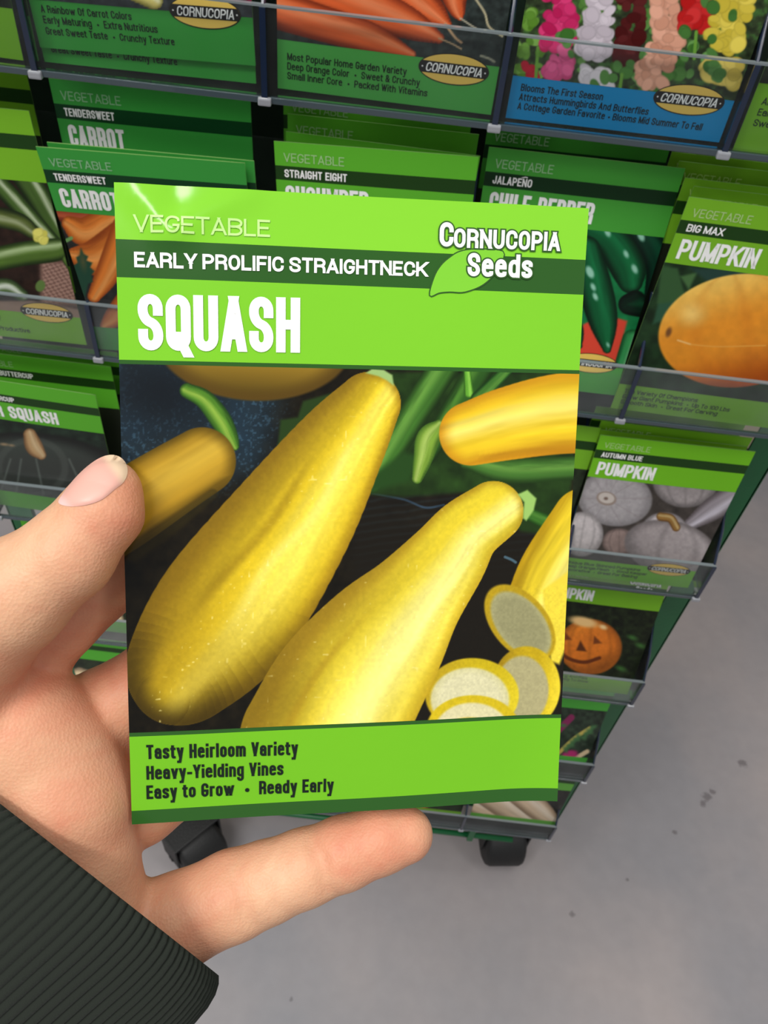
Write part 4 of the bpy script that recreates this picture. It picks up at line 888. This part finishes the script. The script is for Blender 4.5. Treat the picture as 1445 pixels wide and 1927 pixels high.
# ================================================================== the hand (camera space skeleton, metres)
J = lambda x, y, z, r: (pz(x, y, z), r)
palm = [[J(-110, 1540, .173, .024), J(-20, 1480, .168, .020), J(90, 1520, .163, .0125)],
        [J(-40, 1330, .160, .016), J(40, 1370, .160, .0125), J(92, 1425, .161, .0110)],
        [J(92, 1425, .161, .0110), J(128, 1510, .161, .0118), J(140, 1610, .163, .0118), J(168, 1702, .166, .0098)],
        [J(-100, 1650, .172, .024), J(60, 1700, .168, .018), J(168, 1702, .166, .0098)],
        [J(-20, 1640, .176, .024), J(-150, 1800, .186, .023)]]
thumb = [[J(206, 924, .1435, .0054), J(193, 962, .1428, .0067), J(126, 1044, .1425, .0077), J(20, 1124, .1440, .0097), J(-80, 1215, .150, .0120), J(-110, 1360, .158, .0170), J(-80, 1500, .170, .022)]]
index = [[J(-60, 1400, .170, .013), J(14, 1280, .164, .0084), J(114, 1160, .1625, .0077), J(225, 1062, .1640, .0077), J(345, 985, .1665, .0072), J(420, 950, .1685, .0060)]]
middle = [[J(20, 1450, .170, .0115), J(115, 1384, .170, .0092), J(190, 1344, .1698, .0088), J(300, 1278, .1700, .0083), J(440, 1200, .1715, .0078), J(540, 1160, .173, .0064)]]
ring = [[J(60, 1600, .176, .0125), J(160, 1560, .174, .0098), J(262, 1512, .1735, .0083), J(380, 1430, .1755, .0078), J(500, 1350, .177, .0072), J(580, 1305, .178, .0060)]]
pinky = [[J(140, 1740, .170, .0108), J(245, 1762, .170, .0096), J(335, 1732, .1705, .0090), J(440, 1684, .1710, .0086), J(500, 1661, .1712, .0079), J(570, 1634, .1714, .00745), J(645, 1606, .1716, .0071), J(715, 1580, .1718, .0066), J(762, 1571, .1720, .0057)]]
web = [[J(30, 1560, .168, .014), J(170, 1480, .171, .0070), J(215, 1400, .171, .0060)], [J(150, 1560, .170, .009), J(222, 1470, .171, .0062), J(226, 1520, .1715, .0062)]]
def chain_sdf(P, ch):
    d = np.full(len(P), 1e3, np.float32)
    for (a, ra), (b_, rb) in zip(ch[:-1], ch[1:]):
        a = a.astype(np.float32); ab = (b_-a).astype(np.float32); t = np.clip((P-a)@ab/(ab@ab), 0, 1)
        t = t*t*(3-2*t)*.35+t*.65
        q = P-a-t[:, None]*ab; dd = np.sqrt((q*q).sum(1))-(ra+(rb-ra)*t)
        d = smin(d, dd, .0016)
    return d
def smin(a, b_, k):
    h = np.clip(.5+.5*(b_-a)/k, 0, 1); return b_*(1-h)+a*h-k*h*(1-h)
def hand_sdf(P):
    P = P.astype(np.float32); d = None
    for c in palm:
        e = chain_sdf(P, c); d = e if d is None else smin(d, e, .006)
    for c in pinky: d = smin(d, chain_sdf(P, c), .0018)
    f = None
    for c in middle+ring+web:
        e = chain_sdf(P, c); f = e if f is None else smin(f, e, .0026)
    d = smin(d, f, .0011)
    d = smin(d, chain_sdf(P, index[0]), .0012)
    t = chain_sdf(P, thumb[0]); d = smin(d, t, .0016)
    # fold lines across the little finger and knuckle creases of the palm
    for (x, y, z, dx, dy, dp, wd) in [(452, 1680, .1625, .93, -.37, .0007, .0009), (466, 1675, .1625, .93, -.37, .0005, .0008), (614, 1620, .1645, .93, -.37, .0007, .0009), (604, 1624, .1645, .93, -.37, .0004, .0008), (432, 1690, .1625, .93, -.37, .0004, .0008)]:
        c = pz(x, y, z).astype(np.float32); n = np.array([dx, -dy, 0], np.float32); n /= np.linalg.norm(n)
        q = P-c; s_ = q@n; m = np.sqrt(np.maximum((q*q).sum(1)-s_*s_, 0)); bend = s_+.0016*np.sin(m*300)
        d = d+dp*np.exp(-(bend/wd)**2)*np.exp(-(m/.008)**4)
    return d
def surface_nets(fn, lo, hi, h):
    n = [int((hi[i]-lo[i])/h)+1 for i in range(3)]
    ax = [lo[i]+h*np.arange(n[i]) for i in range(3)]
    G = np.empty(n, np.float32)
    yy, zz = np.meshgrid(ax[1], ax[2], indexing='ij'); yz = np.stack([yy.ravel(), zz.ravel()], 1)
    for i0 in range(0, n[0], 16):
        xs = ax[0][i0:i0+16]; P = np.empty((len(xs), len(yz), 3), np.float32); P[:, :, 0] = xs[:, None]; P[:, :, 1:] = yz[None]
        G[i0:i0+16] = fn(P.reshape(-1, 3)).reshape(len(xs), n[1], n[2])
    G[0], G[-1], G[:, 0], G[:, -1], G[:, :, 0], G[:, :, -1] = 1, 1, 1, 1, 1, 1
    ins = G < 0; cs = tuple(k-1 for k in n)
    acc = np.zeros(cs+(3,), np.float32); cnt = np.zeros(cs, np.float32)
    I = np.stack(np.meshgrid(*[np.arange(k) for k in n], indexing='ij'), -1)
    quads_src = []
    for a in range(3):
        s0 = [slice(None)]*3; s1 = [slice(None)]*3; s0[a] = slice(0, -1); s1[a] = slice(1, None)
        g0, g1 = G[tuple(s0)], G[tuple(s1)]; cr = (g0 < 0) != (g1 < 0)
        idx = np.argwhere(cr); v0 = g0[cr]; v1 = g1[cr]; t = v0/(v0-v1)
        pos = idx.astype(np.float32); pos[:, a] += t
        o_ = [b_ for b_ in range(3) if b_ != a]; cells = []
        for da, db in ((0, 0), (1, 0), (1, 1), (0, 1)):
            c = idx.copy(); c[:, o_[0]] -= da; c[:, o_[1]] -= db; cells.append(c)
            np.add.at(acc, tuple(c.T), pos); np.add.at(cnt, tuple(c.T), 1)
        quads_src.append((cells, v0 < 0, a))
    act = cnt > 0; vid = np.full(cs, -1, np.int64); vid[act] = np.arange(act.sum())
    V = acc[act]/cnt[act][:, None]*h+np.array(lo, np.float32); Q = []
    for cells, neg, a in quads_src:
        q = np.stack([vid[tuple(c.T)] for c in cells], 1); fl = neg ^ (a == 1)
        q = np.where(fl[:, None], q, q[:, ::-1]); Q.append(q)
    return V, np.vstack(Q)
lo = (-.118, -.098, -.205); hi = (.020, .012, -.128)
HV, HQ = surface_nets(hand_sdf, lo, hi, .00075)
def relax(V, Q, it):
    for _ in range(it):
        s = np.zeros_like(V); c = np.zeros(len(V), np.float32)
        for i in range(4):
            np.add.at(s, Q[:, i], V[Q[:, (i+1) % 4]]); np.add.at(s, Q[:, i], V[Q[:, (i+3) % 4]]); np.add.at(c, Q[:, i], 2)
        V = V*.5+.5*s/c[:, None]
    return V
HV = relax(HV, HQ, 3)
# natural redness of the skin: fingertips, thenar, knuckles
blush = np.zeros(len(HV))
for x, y, z, r, a in [(255, 960, .140, .010, .8), (180, 1090, .142, .010, .45), (700, 1575, .166, .012, .6), (600, 1600, .166, .008, .35), (300, 1500, .165, .02, .3), (40, 1330, .150, .014, .25), (170, 1280, .163, .012, .2), (120, 1200, .16, .016, .15),
                      (130, 1530, .15, .012, .3), (350, 1790, .17, .012, .5), (100, 1440, .15, .01, -.3), (30, 1030, .135, .012, -.5), (520, 1640, .163, .007, -.4), (60, 1180, .15, .012, .4)]:
    blush += a*np.exp(-(((HV-pz(x, y, z))**2).sum(1))/r**2)
M_skin = principled('skin', rough=.5, Specular_IOR_Level=.3)
nt = M_skin.node_tree; pb = nt.nodes['Principled BSDF']
pb.inputs['Subsurface Weight'].default_value = .22; pb.inputs['Subsurface Radius'].default_value = (1.0, .35, .2); pb.inputs['Subsurface Scale'].default_value = .004
at = nt.nodes.new('ShaderNodeAttribute'); at.attribute_name = 'Col'; nt.links.new(at.outputs['Color'], pb.inputs['Base Color'])
tc = nt.nodes.new('ShaderNodeTexCoord'); v1 = nt.nodes.new('ShaderNodeTexVoronoi'); v1.inputs['Scale'].default_value = 1800
n1 = nt.nodes.new('ShaderNodeTexNoise'); n1.inputs['Scale'].default_value = 600; n1.inputs['Detail'].default_value = 5
ad = nt.nodes.new('ShaderNodeMath'); ad.operation = 'ADD'; bu = nt.nodes.new('ShaderNodeBump'); bu.inputs['Strength'].default_value = .35; bu.inputs['Distance'].default_value = .0002
nt.links.new(tc.outputs['Object'], v1.inputs['Vector']); nt.links.new(tc.outputs['Object'], n1.inputs['Vector'])
nt.links.new(v1.outputs['Distance'], ad.inputs[0]); nt.links.new(n1.outputs[0], ad.inputs[1]); nt.links.new(ad.outputs[0], bu.inputs['Height']); nt.links.new(bu.outputs[0], pb.inputs['Normal'])
sk0, sk1, sk2 = lin((216, 164, 130)), lin((208, 130, 102)), lin((234, 192, 156))
mott = fbm(HV[:, 0]*140, HV[:, 1]*140+HV[:, 2]*90, 3)-.5
bl = np.clip(blush+mott*.7+(fbm(HV[:, 0]*520+HV[:, 2]*300, HV[:, 1]*520, 8)-.5)*.5, -1, 1)
hc = sk0+(sk1-sk0)*np.clip(bl, 0, 1)[:, None]+(sk2-sk0)*np.clip(-bl, 0, 1)[:, None]
hm = Matrix([[rr[i], uu[i], -ff[i], CP[i]] for i in range(3)]+[[0, 0, 0, 1]])
person = mesh_obj('hand', HV, HQ, [M_skin], None, True, hc)
person.matrix_world = hm
tag(person, 'left hand pinching the squash packet between thumb and fingers, little finger under it', 'person')
# thumbnail: marched onto the skin, slightly raised and rounded
def march(px, py):
    n = len(px); d = np.stack([(px-722.5)/F, -(py-963.5)/F, -np.ones(n)], 1); t = np.full(n, .118)
    for _ in range(60):
        s = hand_sdf(d*t[:, None]); t = np.clip(t+s*.8, .1, .25)
    return d*t[:, None], s
nail_pts = [(110, 946), (119, 928), (138, 903), (161, 880), (185, 863), (206, 856), (224, 859), (237, 872), (240, 890), (232, 908), (215, 922), (192, 940), (164, 950), (132, 953)]
npoly = np.array(smooth_poly([(x, y) for x, y in nail_pts], 5)); nc = npoly.mean(0); K = 14; ringsn = []
for k in range(K+1):
    f = k/K; ringsn.append(nc+(npoly-nc)*f)
pts = np.vstack(ringsn); N_, S_ = march(pts[:, 0].astype(float), pts[:, 1].astype(float))
nd = -N_/np.linalg.norm(N_, axis=1, keepdims=True)
f = np.repeat(np.arange(K+1)/K, len(npoly)); hit = np.abs(S_) < .0004
# keep depth of rays that miss the skin equal to their nearest neighbour ring
R_ = N_.reshape(K+1, len(npoly), 3); H_ = hit.reshape(K+1, len(npoly))
for k in range(1, K+1):
    for i in range(len(npoly)):
        if not H_[k, i]:
            z = -R_[k-1, i, 2]+.0004; R_[k, i] = pz(*ringsn[k][i], z)
ft = np.arange(K+1)/K
R_ = R_+(-R_/np.linalg.norm(R_, axis=2, keepdims=True))*(.00045*(1-ft**6)[:, None, None]+.00005)
L = len(npoly); nv = R_.reshape(-1, 3); nf = []
for k in range(K):
    for i in range(L): nf.append((k*L+i, (k+1)*L+i, (k+1)*L+(i+1) % L, k*L+(i+1) % L))
tipd = ((pts-np.array([112, 947]))@np.array([.8, -.6]))
ncol = lin((226, 172, 158))+(lin((236, 206, 176))-lin((226, 172, 158)))*ss(108, 128, tipd)[:, None]
ncol = ncol+(lin((236, 196, 190))-ncol)*ss(20, 4, tipd)[:, None]
M_nail = principled('fingernail', rough=.42, Specular_IOR_Level=.4)
a_ = M_nail.node_tree.nodes.new('ShaderNodeAttribute'); a_.attribute_name = 'Col'; M_nail.node_tree.links.new(a_.outputs['Color'], M_nail.node_tree.nodes['Principled BSDF'].inputs['Base Color'])
nail = mesh_obj('fingernail', nv, nf, [M_nail], person, True, ncol); nail['label'] = 'pink thumbnail with pale tip'

# ================================================================== sleeve cuff
M_knit = principled('dark_knit', lin((41, 45, 40)), 1.0, Specular_IOR_Level=.02, Sheen_Weight=.06)
noise_bump(M_knit, 2200, .5, .0003, 3)
# opening centre, axis pointing down the forearm, and the two cross-section directions (camera space)
oc = pz(110, 1610, .172); far = pz(-300, 1990, .188); ax_ = (far-oc)/np.linalg.norm(far-oc)
wd_ = pz(414, 1848, .172)-oc; rw_ = np.linalg.norm(wd_); wd_ /= rw_
dp_ = -oc/np.linalg.norm(oc); dp_ = dp_-wd_*(dp_@wd_); dp_ /= np.linalg.norm(dp_)
ax_ = ax_-.0*wd_
rd_ = .034; NR = 136; NA = NR*8
prof = [(.014, .86), (.004, .875), (.0005, .89), (-.001, .915), (-.001, .945), (.0005, .975), (.003, 1.005), (.0065, 1.03), (.011, 1.048)]+[(.0145+.0038*i, 1.056+.0035*i) for i in range(36)]
sv = []; sf = []
phi = np.linspace(0, 2*math.pi, NA, endpoint=False)
for j, (s_, k_) in enumerate(prof):
    rib = .024*(np.abs(np.sin(phi*NR/2))**.8-.6)*(1 if j > 3 else .3)
    wob = 1+.01*np.sin(phi*3+s_*60)+.006*np.sin(phi*7-s_*90)
    r = k_*wob+rib
    P = oc+ax_*s_+np.outer(np.cos(phi)*r*rw_, wd_)+np.outer(np.sin(phi)*r*rd_, dp_)
    sv.append(P)
for j in range(len(prof)-1):
    for i in range(NA): sf.append((j*NA+i, j*NA+(i+1) % NA, (j+1)*NA+(i+1) % NA, (j+1)*NA+i))
cuff = mesh_obj('sleeve', np.vstack(sv), np.array(sf), [M_knit], person, True)
cuff['label'] = 'dark grey-green ribbed knit cuff'
